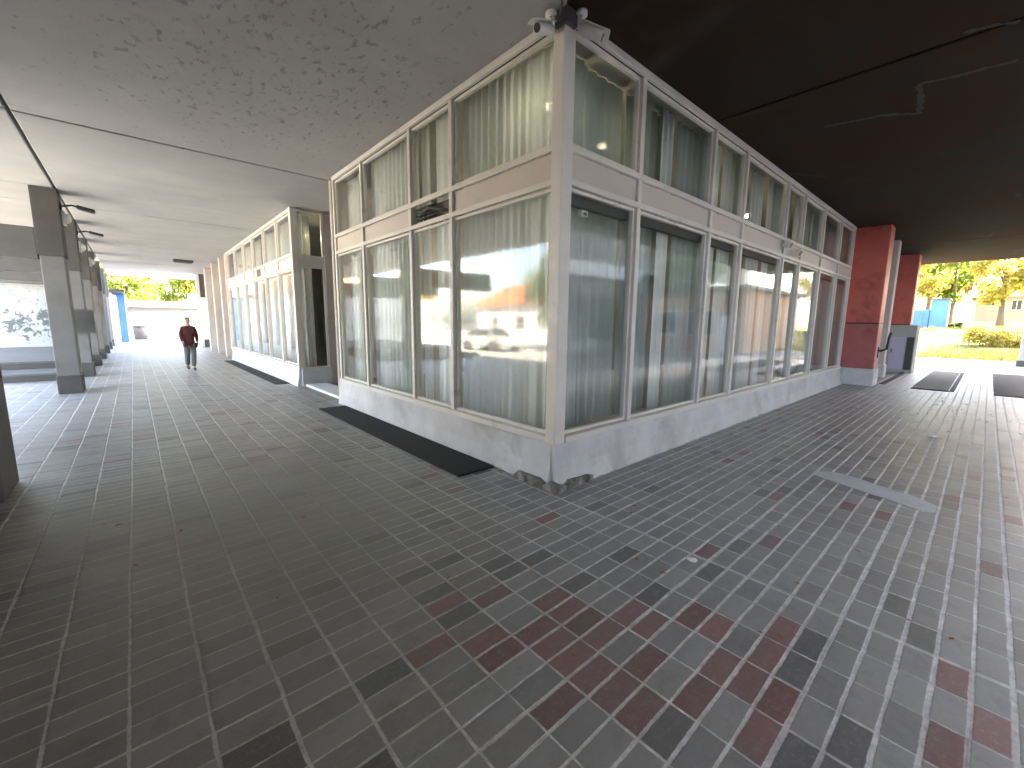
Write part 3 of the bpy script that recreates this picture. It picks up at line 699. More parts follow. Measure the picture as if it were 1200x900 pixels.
# ------------------------------------------------------------------ concrete pillars on the passage side
def pillar(y, label, x0=-4.30, x1=-3.95, d=.55):
    t = thing('concrete_pillar', ((x0+x1)/2, y+d/2, 0), label, 'pillar', 'concrete pillars along the pale passage')
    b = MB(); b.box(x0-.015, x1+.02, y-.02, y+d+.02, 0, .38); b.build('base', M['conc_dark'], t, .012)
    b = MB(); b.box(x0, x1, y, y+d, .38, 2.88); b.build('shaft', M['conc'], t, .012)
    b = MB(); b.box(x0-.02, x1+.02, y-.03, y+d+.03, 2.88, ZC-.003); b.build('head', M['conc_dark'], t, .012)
    return t
labs = ['concrete pillar with dark head closest in the row beside the steps', 'pillar behind the closest one, carrying a dark meter box', 'third concrete pillar of the row, nearly hidden by nearer pillars',
        'fourth concrete pillar of the row', 'fifth concrete pillar of the row, seen edge on', 'sixth concrete pillar of the row near the blue booth', 'last concrete pillar before the passage ends']
for k, y in enumerate((10.3, 13.9, 17.5, 21.1, 24.7, 28.3, 31.9)): pillar(y, labs[k])
b = MB(); b.box(-4.40, -3.97, 2.86, 3.50, 0, ZC-.003)
tag(b.build('end_pier', M['conc'], bevel=.015), 'grey concrete pier cut by the edge of the frame nearest the viewer', 'pier')
b = MB(); b.box(-4.30, -4.10, -13.0, 2.858, -.13, ZC-.003)  # carried on behind the camera to cut light on the shaded facade
tag(b.build('side_wall', M['dark_panel']), 'dark wall running back from the nearest grey pier, lengthened to dim the shaded facade', 'wall')
b = MB(); b.box(-7.4, -7.15, -5.0, 6.4, -.0, ZC-.003)  # unseen wall added to cut yard light on the near ceiling
tag(b.build('side_wall', M['conc_dark']), 'added grey wall, out of view, keeping light from the near end of the open bay', 'wall')
# lintel beams of the open bay
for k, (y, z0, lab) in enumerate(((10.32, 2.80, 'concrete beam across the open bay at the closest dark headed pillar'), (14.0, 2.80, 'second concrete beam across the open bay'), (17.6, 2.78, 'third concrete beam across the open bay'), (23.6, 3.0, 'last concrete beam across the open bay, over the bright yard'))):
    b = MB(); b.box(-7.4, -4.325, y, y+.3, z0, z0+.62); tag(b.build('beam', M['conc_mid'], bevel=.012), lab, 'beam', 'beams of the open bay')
# steps in the bay
st = thing('stairs', (-6.5, 13.3, 0), 'low concrete steps up to a platform behind the pillar row', 'steps')
b = MB(); b.box(-9.2, -4.55, 13.3, 14.99, 0, .2); f = b.build('step', M['conc_mid'], st, .012)
b = MB(); b.box(-9.2, -4.55, 13.285, 13.297, .0, .155); b.box(-9.2, -4.55, 14.985, 14.997, .202, .355); b.build('riser', M['dark_panel'], st)
b = MB(); b.box(-9.2, -4.55, 15.0, 24.0, 0, .4); b.build('platform', M['conc_mid'], st, .012)
b = MB(); b.box(-14, -4.56, 24.3, 24.55, -.1, 3.2); tag(b.build('patterned_wall', M['scribble']), 'whitish wall with dark blotchy scribbles behind the platform of the open bay', 'wall')
# meter boxes, lamps, projecting signs on pillars
def meter(y, label, x0=-4.22, x1=-3.78):
    t = thing('meter_box', ((x0+x1)/2, y, 1.2), label, 'box')
    b = MB(); b.box(x0, x1, y-.2, y-.022, 1.2, 1.85); b.build('case', M['box_grey'], t, .01)
    b = MB(); b.box(x0+.03, x1-.03, y-.21, y-.201, 1.24, 1.81); b.build('door', M['dark_panel'], t, .004)
meter(13.9, 'dark grey meter box on the face of the second pillar')
def bracket_sign(y, z, label, L=.42):
    t = thing('wall_lamp', (-3.93, y, z), label, 'lamp', 'black lamps on arms along the pillar row')
    b = MB(); b.box(-3.93, -3.90, y-.05, y+.05, z-.08, z+.06); b.build('plate', M['black'], t)
    b = MB(); b.tube([(-3.91, y, z), (-3.75, y, z+.05), (-3.93+L*.6, y, z+.02)], .018, 8); b.build('arm', M['black'], t)
    Mx = Matrix.Translation((-3.93+L*.78, y, z)) @ Matrix.Rotation(radians(12), 4, 'Y')
    b = MB(); b.box(-.14, .14, -.11, .11, -.03, .03, 0, Mx); b.build('housing', M['black'], t, .008)
bracket_sign(10.5, 3.92, 'black lamp on an arm near the head of the closest pillar', .5)
bracket_sign(14.05, 3.92, 'black lamp on an arm near the head of the second pillar', .5)
for k, (y, z) in enumerate(((12.4, 3.62), (15.0, 3.6), (17.0, 3.55))):
    pass
def bulkhead(y, z, label):
    t = thing('bulkhead_lamp', (-3.93, y, z), label, 'lamp', 'white bulkhead lamps on the pillar heads')
    b = MB(); b.box(-3.93, -3.88, y-.12, y+.12, z-.14, z+.14); b.build('back', M['white_plastic'], t, .01)
    b = MB(); b.tube([(-3.88, y, z), (-3.84, y, z), (-3.80, y, z)], [.11, .1, .05], 16); b.build('cover', M['white_plastic'], t, smooth=True)
bulkhead(10.75, 3.72, 'white bulkhead lamp on the head of the closest pillar'); bulkhead(14.2, 3.55, 'white bulkhead lamp on the head of the second pillar'); bulkhead(17.8, 3.5, 'white bulkhead lamp on the head of the third pillar')
# ceiling lamp far along the passage
t = thing('ceiling_lamp', (-1.08, 21.5, ZC), 'dark unlit lamp box on the pale ceiling far along the passage', 'lamp')
b = MB(); b.box(-1.45, -.75, 21.3, 21.7, ZC-.10, ZC-.001); b.build('housing', M['box_grey'], t, .01)
b = MB(); b.box(-1.40, -.80, 21.33, 21.67, ZC-.115, ZC-.101); b.build('diffuser', M['conc_mid'], t)

# ------------------------------------------------------------------ red piers
def red_pier(x, w, d, label):
    t = thing('red_pier', (x+w/2, -d/2, 0), label, 'pier', 'red piers along the shaded passage')
    b = MB(); b.box(x-.03, x+w+.03, -d-.03, .0, 0, .46); b.build('base', M['plinth'], t, .02)
    b = MB(); b.box(x, x+w, -d, .0, .46, 1.68); b.build('lower_shaft', M['maroon'], t, .02)
    b = MB(); b.box(x, x+w, -d, .0, 1.70, ZC-.003); b.build('shaft', M['red'], t, .02)
    b = MB(); b.box(x+.008, x+w-.008, -d+.008, .0, 1.68, 1.70); b.build('joint', M['dark_panel'], t)
    return t
red_pier(11.8, .62, .74, 'red painted pier with white base at the end of the shaded facade')
red_pier(18.4, .62, .74, 'second red pier, behind the grey cabinet and right beside the sunlit opening')
b = MB(); b.box(12.5, 22.2, .02, .14, 0, ZC-.003); tag(b.build('back_wall', M['pilaster']), 'pale pinkish wall between the red piers', 'wall')
t = thing('pale_pilaster', (14.8, -.3, 0), 'pale square pilaster between the two red piers', 'pilaster')
b = MB(); b.box(14.6, 15.0, -.60, .015, .4, ZC-.003); b.build('shaft', M['pilaster'], t, .02)
b = MB(); b.box(14.57, 15.03, -.63, .015, 0, .4); b.build('base', M['plinth'], t, .02)
t = thing('cabinet', (17.4, -.7, 0), 'pale grey service cabinet standing before the second red pier', 'cabinet')
b = MB(); b.box(17.0, 17.9, -1.06, -.36, .0, 1.66); b.build('case', M['conc_pale'], t, .015)
b = MB(); b.box(16.985, 16.999, -.80, -.42, .12, 1.25); b.build('door', M['lavender'], t, .004)
b = MB(); b.box(16.98, 16.999, -1.03, -.84, .12, 1.25); b.build('vent', M['box_grey'], t, .004)
b = MB(); b.tube([(16.97, -.47, .7), (16.97, -.47, .84)], .015, 8); b.build('handle', M['black'], t)
t = thing('handrail', (12.5, -.80, .7), 'short black slanted handrail on the edge of the nearest red pier', 'rail')
b = MB(); b.tube([(12.2, -.742, .95), (12.2, -.80, .95), (12.25, -.9, 1.0), (12.2, -.93, 1.3), (12.2, -.96, 1.45)], .03, 10); b.build('rail', M['black'], t, smooth=True)
b = MB(); b.box(12.12, 12.28, -.76, -.741, .75, 1.05); b.build('plate', M['black'], t)
# pale column at the frame edge by the opening
t = thing('pale_column', (25.4, -3.86, -.03), 'pale square post beside the kerb at the edge of the sunlit opening', 'column')
b = MB(); b.box(25.2, 25.6, -4.10, -3.62, -.03, .22); b.build('base', M['conc_mid'], t, .015)
b = MB(); b.box(25.25, 25.55, -4.05, -3.67, .22, 4.6); b.build('shaft', M['conc_pale'], t, .015)
b = MB(); b.box(25.2, 25.6, -4.10, -3.62, 4.6, 4.75); b.build('cap', M['conc_mid'], t, .015)

# ------------------------------------------------------------------ person walking up the passage
def skin_mesh(name, pts, edges, rad, mat, parent, sub=2):
    me = bpy.data.meshes.new(name); off = WORLD[parent.name]
    me.from_pydata([tuple(Vector(p)) for p in pts], edges, []); me.update()
    o = bpy.data.objects.new(name, me); COL.objects.link(o); o.parent = parent
    sk = o.modifiers.new('skin', 'SKIN'); sk.use_smooth_shade = True
    for i, r in enumerate(rad):
        rr = r if isinstance(r, tuple) else (r, r)
        me.skin_vertices[0].data[i].radius = rr
    me.skin_vertices[0].data[0].use_root = True
    s = o.modifiers.new('subdivision', 'SUBSURF'); s.levels = sub; s.render_levels = sub
    me.materials.append(mat); WORLD[o.name] = off.copy()
    return o
per = thing('person', (-1.72, 14.1, 0), 'person in a maroon hoodie and grey trousers walking along the pale passage', 'person', rz=radians(4))
# local frame: faces -Y
PEL, CHE, NEK = (0, 0, .90), (0, .01, 1.25), (0, 0, 1.42)
body_p = [PEL, (0, .005, 1.08), CHE, NEK, (0, -.01, 1.50), (0, -.025, 1.575), (0, -.015, 1.63),
          (.155, .0, 1.345), (.205, .04, 1.12), (.20, -.05, .90), (.195, -.09, .82),
          (-.155, 0, 1.345), (-.205, -.03, 1.12), (-.19, -.13, .91), (-.18, -.17, .84),
          (.075, 0, .86), (.075, -.07, .48), (.06, .02, .10), (.06, -.10, .04),
          (-.075, 0, .86), (-.075, .04, .48), (-.06, .24, .14), (-.06, .16, .05)]
body_e = [(0, 1), (1, 2), (2, 3), (3, 4), (4, 5), (5, 6), (2, 7), (7, 8), (8, 9), (9, 10), (2, 11), (11, 12), (12, 13), (13, 14), (0, 15), (15, 16), (16, 17), (17, 18), (0, 19), (19, 20), (20, 21), (21, 22)]
body_r = [(.14, .1), (.13, .095), (.16, .11), (.055, .055), (.07, .075), (.078, .09), (.06, .07), .055, .045, .036, .04, .055, .045, .036, .04, .085, .06, .04, .035, .085, .06, .04, .035]
bd = skin_mesh('body', body_p, body_e, body_r, M['skin'], per)
jp = body_p[:3] + [(0, .0, 1.40)] + body_p[7:10] + body_p[11:14] + [(0, 0, .82)]
skin_mesh('hoodie', [jp[0], jp[1], jp[2], jp[3], jp[4], jp[5], jp[6], jp[7], jp[8], jp[9], jp[10]], [(0, 1), (1, 2), (2, 3), (2, 4), (4, 5), (5, 6), (2, 7), (7, 8), (8, 9), (0, 10)],
          [(.165, .125), (.155, .12), (.165, .125), (.08, .078), .068, .058, .048, .068, .058, .048, (.165, .125)], M['hoodie'], per)
tp = [(0, 0, .88), (.075, 0, .80), (.075, -.07, .48), (.06, .015, .11), (-.075, 0, .80), (-.075, .04, .48), (-.06, .23, .15)]
skin_mesh('trousers', tp, [(0, 1), (1, 2), (2, 3), (0, 4), (4, 5), (5, 6)], [(.155, .115), .105, .078, .068, .105, .078, .068], M['trousers'], per)
for sx, yy, zz, tl in ((.06, .02, .055, 0), (-.06, .24, .09, .05)):
    skin_mesh('shoe', [(sx, yy+.05, zz+tl*.6), (sx, yy-.05, zz), (sx, yy-.19, zz-.012-tl*.5)], [(0, 1), (1, 2)], [(.045, .05), (.05, .05), (.042, .034)], M['shoe'], per)
skin_mesh('hair', [(0, .02, 1.585), (0, .012, 1.635), (0, -.015, 1.66)], [(0, 1), (1, 2)], [(.08, .075), (.082, .088), (.05, .06)], M['hair'], per)
for sx in (-.033, .033):
    b = MB(); n = 8
    b.tube([(sx, -.112, 1.582), (sx, -.105, 1.582)], [.006, .012], 8); o = b.build('eye', M['black'], None); o.parent = per
b = MB(); b.tube([(0, -.105, 1.585), (0, -.128, 1.55), (0, -.108, 1.54)], [.008, .016, .012], 8); o = b.build('nose', M['skin'], None, smooth=True); o.parent = per
bag = skin_mesh('shoulder_bag', [(.12, -.13, .90), (.13, -.15, .80), (.13, -.15, .72)], [(0, 1), (1, 2)], [(.06, .03), (.085, .045), (.075, .04)], M['bagc'], per, 1)
bag.parent = None; bag.matrix_world = Matrix.Translation((-1.72, 14.1, 0)) @ Matrix.Rotation(radians(4), 4, 'Z')
tag(bag, 'small black bag hanging at the hip of the person in maroon', 'bag'); 

# litter and leaves
def crumple(x, y, s_, label):
    b = MB(); rnd = random.Random(9); n = 9; vs = []
    for j in range(5):
        for i in range(n):
            a = 2*pi*i/n; r = s_*sin(pi*(j+.5)/5)*rnd.uniform(.7, 1.15); vs.append((x+r*cos(a), y+r*1.3*sin(a), .003+s_*.5*(1-cos(pi*(j+.2)/5))*rnd.uniform(.8, 1.1)*.7))
    b.add(vs, [(j*n+i, j*n+(i+1) % n, (j+1)*n+(i+1) % n, (j+1)*n+i) for j in range(4) for i in range(n)] + [tuple(range(n))[::-1], tuple(4*n+i for i in range(n))])
    return tag(b.build('crumpled_scrap', M['paper']), label, 'litter', 'white litter on the paving')
crumple(-.28, -1.54, .03, 'crumpled white paper scrap on the paving in front of the corner')
crumple(5.6, -2.34, .06, 'crumpled white scrap standing in for a bright spot on the paving farther towards the opening')  # white scrap put in for a small bright spot on the floor
def leaves():
    b = MB(); rnd = random.Random(4)
    for k in range(240):
        if k < 130: x, y = rnd.gauss(8.2, 1.8), rnd.gauss(-2.3, .45)
        elif k < 180: x, y = rnd.uniform(-3, 4), rnd.uniform(-3, .0)
        else: x, y = rnd.uniform(-3.6, -.8), rnd.uniform(0, 12)
        s_ = rnd.uniform(.012, .03); a = rnd.random()*6.3; dx, dy = cos(a)*s_, sin(a)*s_; h = rnd.uniform(.004, .012)
        b.add([(x-dx, y-dy, .003), (x-dy*.5, y+dx*.5, h), (x+dx, y+dy, .004), (x+dy*.5, y-dx*.5, h*.6)], [(0, 1, 2, 3)])
    return b
tag(leaves().build('fallen_leaves', M['leaf_orange']), 'small dry fallen leaves scattered over the paving', 'leaves', kind='stuff')

# ------------------------------------------------------------------ trees
def crown_mesh(R, H, seed, n, leaf=.16, clumps=26):
    rnd = random.Random(seed); b = MB(); cs = []
    for k in range(clumps):
        a = rnd.random()*6.283; u = rnd.uniform(-1, 1); q = sqrt(max(0, 1-u*u)); r = rnd.uniform(.45, 1.0)
        cs.append((R*r*q*cos(a), R*r*q*sin(a), H*(.5+.5*u*r), rnd.uniform(.22, .42)*R))
    for k in range(n):
        cx, cy, cz, cr = cs[k % clumps]
        d = Vector((rnd.gauss(0, 1), rnd.gauss(0, 1), rnd.gauss(0, .8))).normalized()*cr*rnd.random()**.45
        p = Vector((cx, cy, cz))+d; s_ = leaf*rnd.uniform(.6, 1.3)
        t1 = Vector((rnd.gauss(0, 1), rnd.gauss(0, 1), rnd.gauss(0, 1))).normalized(); t2 = t1.cross(Vector((rnd.gauss(0, 1), rnd.gauss(0, 1), rnd.gauss(0, 1)))).normalized()
        b.add([p-t1*s_, p+t2*s_*.45, p+t1*s_, p-t2*s_*.45], [(0, 1, 2, 3)])
    return b, cs
def tree(x, y, z, h, R, leafmat, label, seed, n=2600, group=None, leaf=.2, trunk=.24):
    rnd = random.Random(seed)
    t = thing('tree', (x, y, z), label, 'tree', group)
    cb, cs = crown_mesh(R, h*(1-trunk)*1.05, seed, int(n*1.5), leaf)
    cb.v = [(p[0]+x, p[1]+y, p[2]+z+h*trunk) for p in cb.v]
    cb.build('crown', leafmat, t)
    b = MB(); r0 = .035*h*.75; lean = rnd.uniform(-.25, .25)
    pts = [(x, y, z-.1), (x+lean*.2, y, z+h*trunk*.5), (x+lean*.5, y+lean*.2, z+h*trunk), (x+lean, y, z+h*.8)]
    b.tube(pts, [r0*1.3, r0, r0*.75, r0*.2], 9)
    for k in range(7):
        c = cs[k]; s0 = Vector(pts[2])+Vector((0, 0, h*.05*k)); e = Vector((x+c[0], y+c[1], z+h*trunk+c[2]))
        b.tube([s0, (s0+e)/2+Vector((0, 0, .1*h*.3)), e], [r0*.45, r0*.28, r0*.08], 6)
    b.build('trunk', M['wood'], t, smooth=True)
    return t
LY, LL, LG, LO = M['leaf_yellow'], M['leaf_lime'], M['leaf_green'], M['leaf_orange']
gt = 'trees on the sunlit bank'
zb = 1.5
tree(46, 2.6, zb, 8, 2.6, LY, 'yellow tree over the blue container on the bank', 31, 3200, gt)
tree(52, -.2, zb, 9, 2.8, LL, 'yellow green tree behind the blue container', 32, 3200, gt)
tree(50, 6.5, zb, 8, 3., LY, 'yellow tree on the bank half hidden by the farthest red pier', 33, 2600, gt)
tree(68, -2.5, zb, 11, 3.4, LO, 'orange leaved tree rising behind the house roof', 34, 3000, gt)
tree(44, -7.5, zb, 8, 2.6, LY, 'yellow tree on the bank at the far side of the white house', 35, 2600, gt)
tree(64, 4, zb, 10, 3.6, LY, 'tall pale yellow tree far up the bank', 36, 3000, gt)
tree(75, -9, zb, 12, 4, LG, 'dark green tree far beyond the house', 37, 2600, gt)
gt2 = 'trees at the end of the pale passage'
tree(-3.2, 56, -.13, 8.4, 3.0, LL, 'lime green tree over the low white building closest to the blue booth', 41, 3000, gt2, trunk=.3)
tree(.6, 58, -.13, 8.6, 3.2, LL, 'lime green tree over the middle of the low white building', 42, 3000, gt2, trunk=.3)
tree(4.4, 56, -.13, 8.2, 2.8, LY, 'yellowish tree over the low white building behind the white pilaster', 43, 2600, gt2, trunk=.3)
gt3 = 'trees along the street'
tree(-22, 42, -.13, 8, 2.8, LY, 'yellow street tree reflected in the corner pavilion', 45, 2400, gt3)
tree(-17, 15, -.13, 7, 2.5, LL, 'lime street tree outside the open bay', 46, 2400, gt3)
tree(26, -12, -.13, 7, 2.6, LG, 'green tree across the street from the shaded facade', 47, 2400, gt3)
tree(56, 1.6, zb, 9.5, 3, LY, 'broad yellow tree just right of the blue container', 61, 3000, gt)
tree(47.5, -3.2, zb, 8.5, 2.2, LY, 'slim yellow tree in front of the orange roof', 62, 2400, gt)
tree(72, .8, zb, 13, 4.2, LL, 'large lime tree far behind the blue container', 63, 3200, gt)
tree(74, -5.5, zb, 13, 4.0, LO, 'large orange tree far behind the pink house', 64, 3200, gt)
# hedge in front of the house
def hedge(x0, x1, y0, y1, z0, h, mat, label, seed):
    b = MB(); rnd = random.Random(seed)
    for k in range(2600):
        x = rnd.uniform(x0, x1); y = rnd.uniform(y0, y1); t = rnd.random()**.6; z = bank_z(x, y)+h*t*(.8+.2*sin(y*2.1)+.12*sin(y*5.3)); s_ = rnd.uniform(.07, .15)
        t1 = Vector((rnd.gauss(0, 1), rnd.gauss(0, 1), rnd.gauss(0, 1))).normalized(); t2 = t1.cross(Vector((rnd.gauss(0, 1), rnd.gauss(0, 1), 1))).normalized(); p = Vector((x, y, z))
        b.add([p-t1*s_, p+t2*s_*.5, p+t1*s_, p-t2*s_*.5], [(0, 1, 2, 3)])
    t = thing('hedge', ((x0+x1)/2, (y0+y1)/2, z0), label, 'hedge'); b.build('foliage', mat, t)
    s = MB()
    for k in range(10):
        y = y0+(y1-y0)*(k+.5)/10; x = (x0+x1)/2; zz = bank_z(x, y); s.tube([(x, y, zz-.05), (x+.05, y+.05, zz+h*.7)], [.03, .012], 6)
    s.build('stems', M['wood'], t)
hedge(35, 36.2, -6.5, -1.7, .3, 1.0, LY, 'yellow green clipped hedge below the white house', 51)
hedge(47, 48, -1.2, 3.2, 1.5, .8, LG, 'green hedge at the foot of the blue container', 52)

# ------------------------------------------------------------------ houses and street objects outside
def house(x0, x1, y0, y1, z, hw, hr, wall, roof, label, ridge='y', wins=(), base=None, over=.4):
    t = thing('house', ((x0+x1)/2, (y0+y1)/2, z), label, 'house')
    b = MB(); b.box(x0, x1, y0, y1, z-.2, z+hw); b.build('wall', wall, t)
    b = MB()
    if ridge == 'y':
        xm = (x0+x1)/2; vs = [(x0-over, y0-over, z+hw), (x1+over, y0-over, z+hw), (xm, y0-over, z+hw+hr), (x0-over, y1+over, z+hw), (x1+over, y1+over, z+hw), (xm, y1+over, z+hw+hr)]
        b.add(vs, [(0, 1, 2), (3, 5, 4), (0, 2, 5, 3), (1, 4, 5, 2), (0, 3, 4, 1)])
    else:
        ym = (y0+y1)/2; vs = [(x0-over, y0-over, z+hw), (x0-over, y1+over, z+hw), (x0-over, ym, z+hw+hr), (x1+over, y0-over, z+hw), (x1+over, y1+over, z+hw), (x1+over, ym, z+hw+hr)]
        b.add(vs, [(0, 2, 1), (3, 4, 5), (0, 3, 5, 2), (1, 2, 5, 4), (0, 1, 4, 3)])
    rf = b.build('roof', roof, t)
    b = MB(); cx = x0+(x1-x0)*.62; cy = y0+(y1-y0)*.3; b.box(cx-.3, cx+.3, cy-.3, cy+.3, z+hw+.2, z+hw+hr+.7); b.build('chimney', wall, rf)
    for (fc, a, zz, w, h) in wins:
        b = MB(); g = MB(); k = .06
        def FB(m, a0, a1, d0, d1, q0, q1):
            if fc == '-x': m.box(x0-d1, x0-d0, a0, a1, q0, q1)
            elif fc == '+x': m.box(x1+d0, x1+d1, a0, a1, q0, q1)
            elif fc == '-y': m.box(a0, a1, y0-d1, y0-d0, q0, q1)
            else: m.box(a0, a1, y1+d0, y1+d1, q0, q1)
        FB(b, a-w/2, a-w/2+k, .003, .05, z+zz, z+zz+h); FB(b, a+w/2-k, a+w/2, .003, .05, z+zz, z+zz+h); FB(b, a-w/2+k, a+w/2-k, .003, .05, z+zz, z+zz+k); FB(b, a-w/2+k, a+w/2-k, .003, .05, z+zz+h-k, z+zz+h); FB(b, a-.02, a+.02, .004, .045, z+zz+k, z+zz+h-k)
        f = b.build('window', M['white_wall'], t)
        FB(g, a-w/2+k, a+w/2-k, .003, .02, z+zz+k, z+zz+h-k); g.build('pane', M['dark_panel'], f)
    if base:
        b = MB(); b.box(x0-.05, x1+.05, y0-.05, y1+.05, z-.2, z+base); b.build('base', M['house_base'], t)
    return t
house(58, 67, -8.2, -1.5, 1.3, 3.2, 2.9, M['house_wall'], M['roof'], 'pale pink house with an orange tiled roof on the bank', 'y',
      (('-x', -2.4, 2.3, .9, .6), ('-x', -4.1, 1.9, .7, 1.0), ('-x', -6.3, 1.4, 1.2, 1.2)), .9)
house(-34, -24, 24, 33, -.13, 3.4, 2.4, M['white_wall'], M['roof'], 'white house with an orange roof across the street', 'y', (('+x', 26.5, 1.1, 1.2, 1.3), ('+x', 30.2, 1.1, 1.2, 1.3), ('-y', -29, 1.1, 1.4, 1.3)))
house(-17, -7, 44, 52, -.13, 4.5, 2.2, M['white_wall'], M['roof'], 'white house beyond the yard behind the open bay', 'x', (('-y', -14.5, 1.1, 1.4, 1.4), ('-y', -11.6, 1.1, 1.4, 1.4), ('-y', -9, 1.1, 1.0, 1.4)))
house(-3.2, 4, 45, 51, -.13, 2.75, .6, M['far_wall'], M['conc_mid'], 'low white building seen through the far passage opening', 'x', (('-y', -1.5, 1.0, 1.1, 1.1), ('-y', 1.6, 1.0, 1.1, 1.1)))
# opposite shop row across the street from the shaded facade
sh = thing('shop_building', (12, -17, -.13), 'grey brown building across the street, made tall to block the sun, with shops under a white fascia', 'building')
b = MB(); b.box(-6, 47, -27, -15, -.13, 20.5); b.build('wall', M['shop_wall'], sh)  # height and length chosen to keep sun off street and passage
b = MB(); b.box(-6.1, 47.1, -14.98, -14.6, 4.6, 5.5); b.build('fascia', M['white_plastic'], sh)
b = MB(); b.box(3.4, 8.4, -14.59, -14.5, 4.7, 5.4); b.build('sign_panel', M['roof'], sh)
for k in range(12):
    b = MB(); b.box(-5+4.1*k, -1.6+4.1*k, -14.99, -14.9, .4, 3.4); f = b.build('window', M['dark_panel'], sh)
for zz in (7.2, 10.2, 13.2, 16.2):
    for k in range(16):
        b = MB(); b.box(-4.6+3.1*k, -3.0+3.1*k, -14.99, -14.93, zz, zz+1.5); b.build('window', M['dark_panel'], sh)
b = MB(); b.box(-6.3, 47.3, -27.3, -14.4, 20.5, 21); b.build('roof', M['conc_mid'], sh)

kx = thing('kiosk', (28, -9.5, -.13), 'low orange brown kiosk added beside the street to darken reflections in the far panes', 'kiosk')
b = MB(); b.box(23, 33, -13, -6.6, -.13, 3.6); b.build('wall', M['kiosk_wall'], kx)  # unseen box added to cover the sunlit street in far reflections
b = MB(); b.box(22.6, 33.4, -13.4, -6.2, 3.6, 3.85); b.build('roof', M['conc_mid'], kx)
for y0 in (-12.2, -9.9):
    b = MB(); b.box(22.93, 22.998, y0, y0+1.7, .9, 2.5); f = b.build('window', M['white_wall'], kx); b = MB(); b.box(22.91, 22.929, y0+.1, y0+1.6, 1.0, 2.4); b.build('pane', M['dark_panel'], f)
b = MB(); b.box(22.94, 22.998, -7.9, -6.95, -.1, 2.1); b.build('door', M['white_wall'], kx)
# blue container / booth
t = thing('container', (45.5, 1.0, 1.4), 'blue steel site container and cabin up on the grass bank', 'container')
b = MB(); b.box(45, 47.2, -.35, .65, 1.2, 3.75); b.build('cabin', M['blue'], t, .03)
b = MB(); b.box(45, 47.2, .68, 2.1, 1.2, 3.0); b.build('body', M['blue'], t, .03)
b = MB()
for k in range(5): b.box(44.96, 44.998, .8+.25*k, .9+.25*k, 1.6, 2.9)
b.build('rib', M['blue'], t)
b = MB(); b.box(44.9, 47.3, -.42, .68, 3.752, 3.86); b.build('roof', M['box_grey'], t)
t = thing('booth', (-4.3, 36, 0), 'blue and lavender booth beside the end of the pillar row', 'booth')
b = MB(); b.box(-5.2, -3.7, 34, 37, -.12, 3.1); b.build('wall', M['lavender'], t, .02)
b = MB(); b.box(-3.9, -3.30, 37.02, 40, -.12, 3.3); b.build('side_panel', M['blue'], t, .02)
b = MB(); b.box(-5.3, -3.25, 33.9, 40.1, 3.302, 3.45); b.build('roof', M['dark_panel'], t)
# low walls, bench at the far end
b = MB(); b.box(-1.7, 1.2, 43.5, 43.8, -.12, .62); tag(b.build('low_wall', M['conc_mid'], bevel=.02), 'low grey wall across the far end of the passage', 'wall')
t = thing('motion_sensor', (.42, .05, 2.72), 'small white motion sensor under the band just round the corner post', 'sensor')
b = MB(); b.box(.36, .46, .055, .11, 2.64, 2.70); b.build('case', M['white_plastic'], t, .008); b = MB(); b.box(.385, .435, .05, .0545, 2.65, 2.675); b.build('lens', M['box_grey'], t)
t = thing('bin', (-2.6, 42, 0), 'grey waste bin at the far end of the passage', 'bin')
b = MB(); b.tube([(-2.6, 42, -.1), (-2.6, 42, .9), (-2.6, 42, 1.0)], [.42, .5, .47], 14); b.build('body', M['box_grey'], t, smooth=True)
b = MB(); b.tube([(-2.6, 42, 1.001), (-2.6, 42, 1.06), (-2.6, 42, 1.12)], [.53, .53, .3], 14); b.build('lid', M['dark_panel'], t, smooth=True)

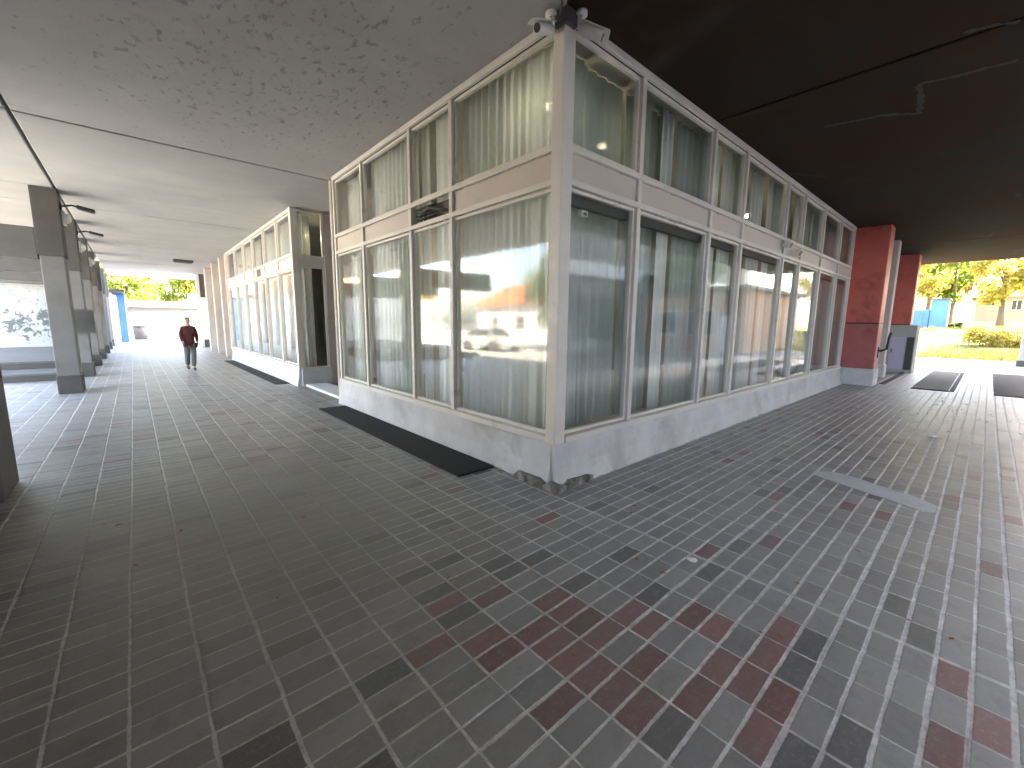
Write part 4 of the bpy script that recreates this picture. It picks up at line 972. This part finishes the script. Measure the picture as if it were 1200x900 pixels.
# parked cars -------------------------------------------------------------------
def car(loc, rz, paint, label):
    t = thing('parked_car', (0, 0, 0), label, 'car', 'cars parked along the street')
    W2 = .86
    prof = [(-2.1, .35), (-2.12, .62), (-2.0, .86), (-1.2, .95), (-.55, 1.40), (.75, 1.46), (1.55, 1.05), (2.0, .98), (2.1, .6), (2.05, .32)]
    b = MB(); n = len(prof); ws = [.86, .9, .88, .84, .66, .66, .8, .84, .88, .86]
    b.add([(x, -w, z) for (x, z), w in zip(prof, ws)]+[(x, w, z) for (x, z), w in zip(prof, ws)],
          [tuple(range(n)), tuple(range(n, 2*n))[::-1]]+[(i, n+i, n+(i+1) % n, (i+1) % n) for i in range(n)])
    o = b.build('body', paint, t, .05, smooth=False)
    for s_ in (-1, 1):
        b = MB(); y = s_*.01
        pts = [(-1.02, 1.0), (-.5, 1.33), (.68, 1.39), (1.35, 1.05)]
        b.add([(x, s_*((.84 if z < 1.1 else .69)+.012), z) for x, z in pts]+[(x, s_*((.84 if z < 1.1 else .69)-.03), z) for x, z in pts], [(0, 1, 2, 3), (4, 7, 6, 5), (0, 4, 5, 1), (1, 5, 6, 2), (2, 6, 7, 3), (3, 7, 4, 0)])
        b.build('side_window', M['dark_panel'], t)
        for x in (-1.35, 1.3):
            b = MB(); b.tube([(x, s_*.9, .32), (x, s_*.68, .32)], .32, 18); w = b.build('wheel', M['tyre'], t)
            b = MB(); b.tube([(x, s_*.91, .32), (x, s_*.895, .32)], .19, 14); b.build('rim', M['chrome'], w)
    b = MB(); b.box(-2.14, -2.08, -.8, -.5, .6, .78); b.build('headlight', M['white_plastic'], t); b = MB(); b.box(-2.14, -2.08, .5, .8, .6, .78); b.build('headlight', M['white_plastic'], t)
    b = MB(); b.add([(-1.15, -.72, .975), (-1.15, .72, .975), (-.6, .6, 1.38), (-.6, -.6, 1.38), (-1.2, -.72, .96), (-1.2, .72, .96), (-.65, .6, 1.39), (-.65, -.6, 1.39)], [(0, 1, 2, 3), (4, 7, 6, 5), (0, 4, 5, 1), (1, 5, 6, 2), (2, 6, 7, 3), (3, 7, 4, 0)]); b.build('windscreen', M['dark_panel'], t)
    t.location = loc; t.rotation_euler.z = rz
    return t
car((-13.5, 10, -.13), radians(90), M['carpaint'], 'white car parked along the kerb outside the open bay')
car((-13.6, 18, -.13), radians(90), M['carpaint2'], 'silver car parked along the kerb outside the open bay')
car((6, -11, -.13), 0, M['carpaint'], 'white car parked across from the shaded facade')
car((12, -11, -.13), 0, M['carpaint2'], 'silver car parked across from the shaded facade')
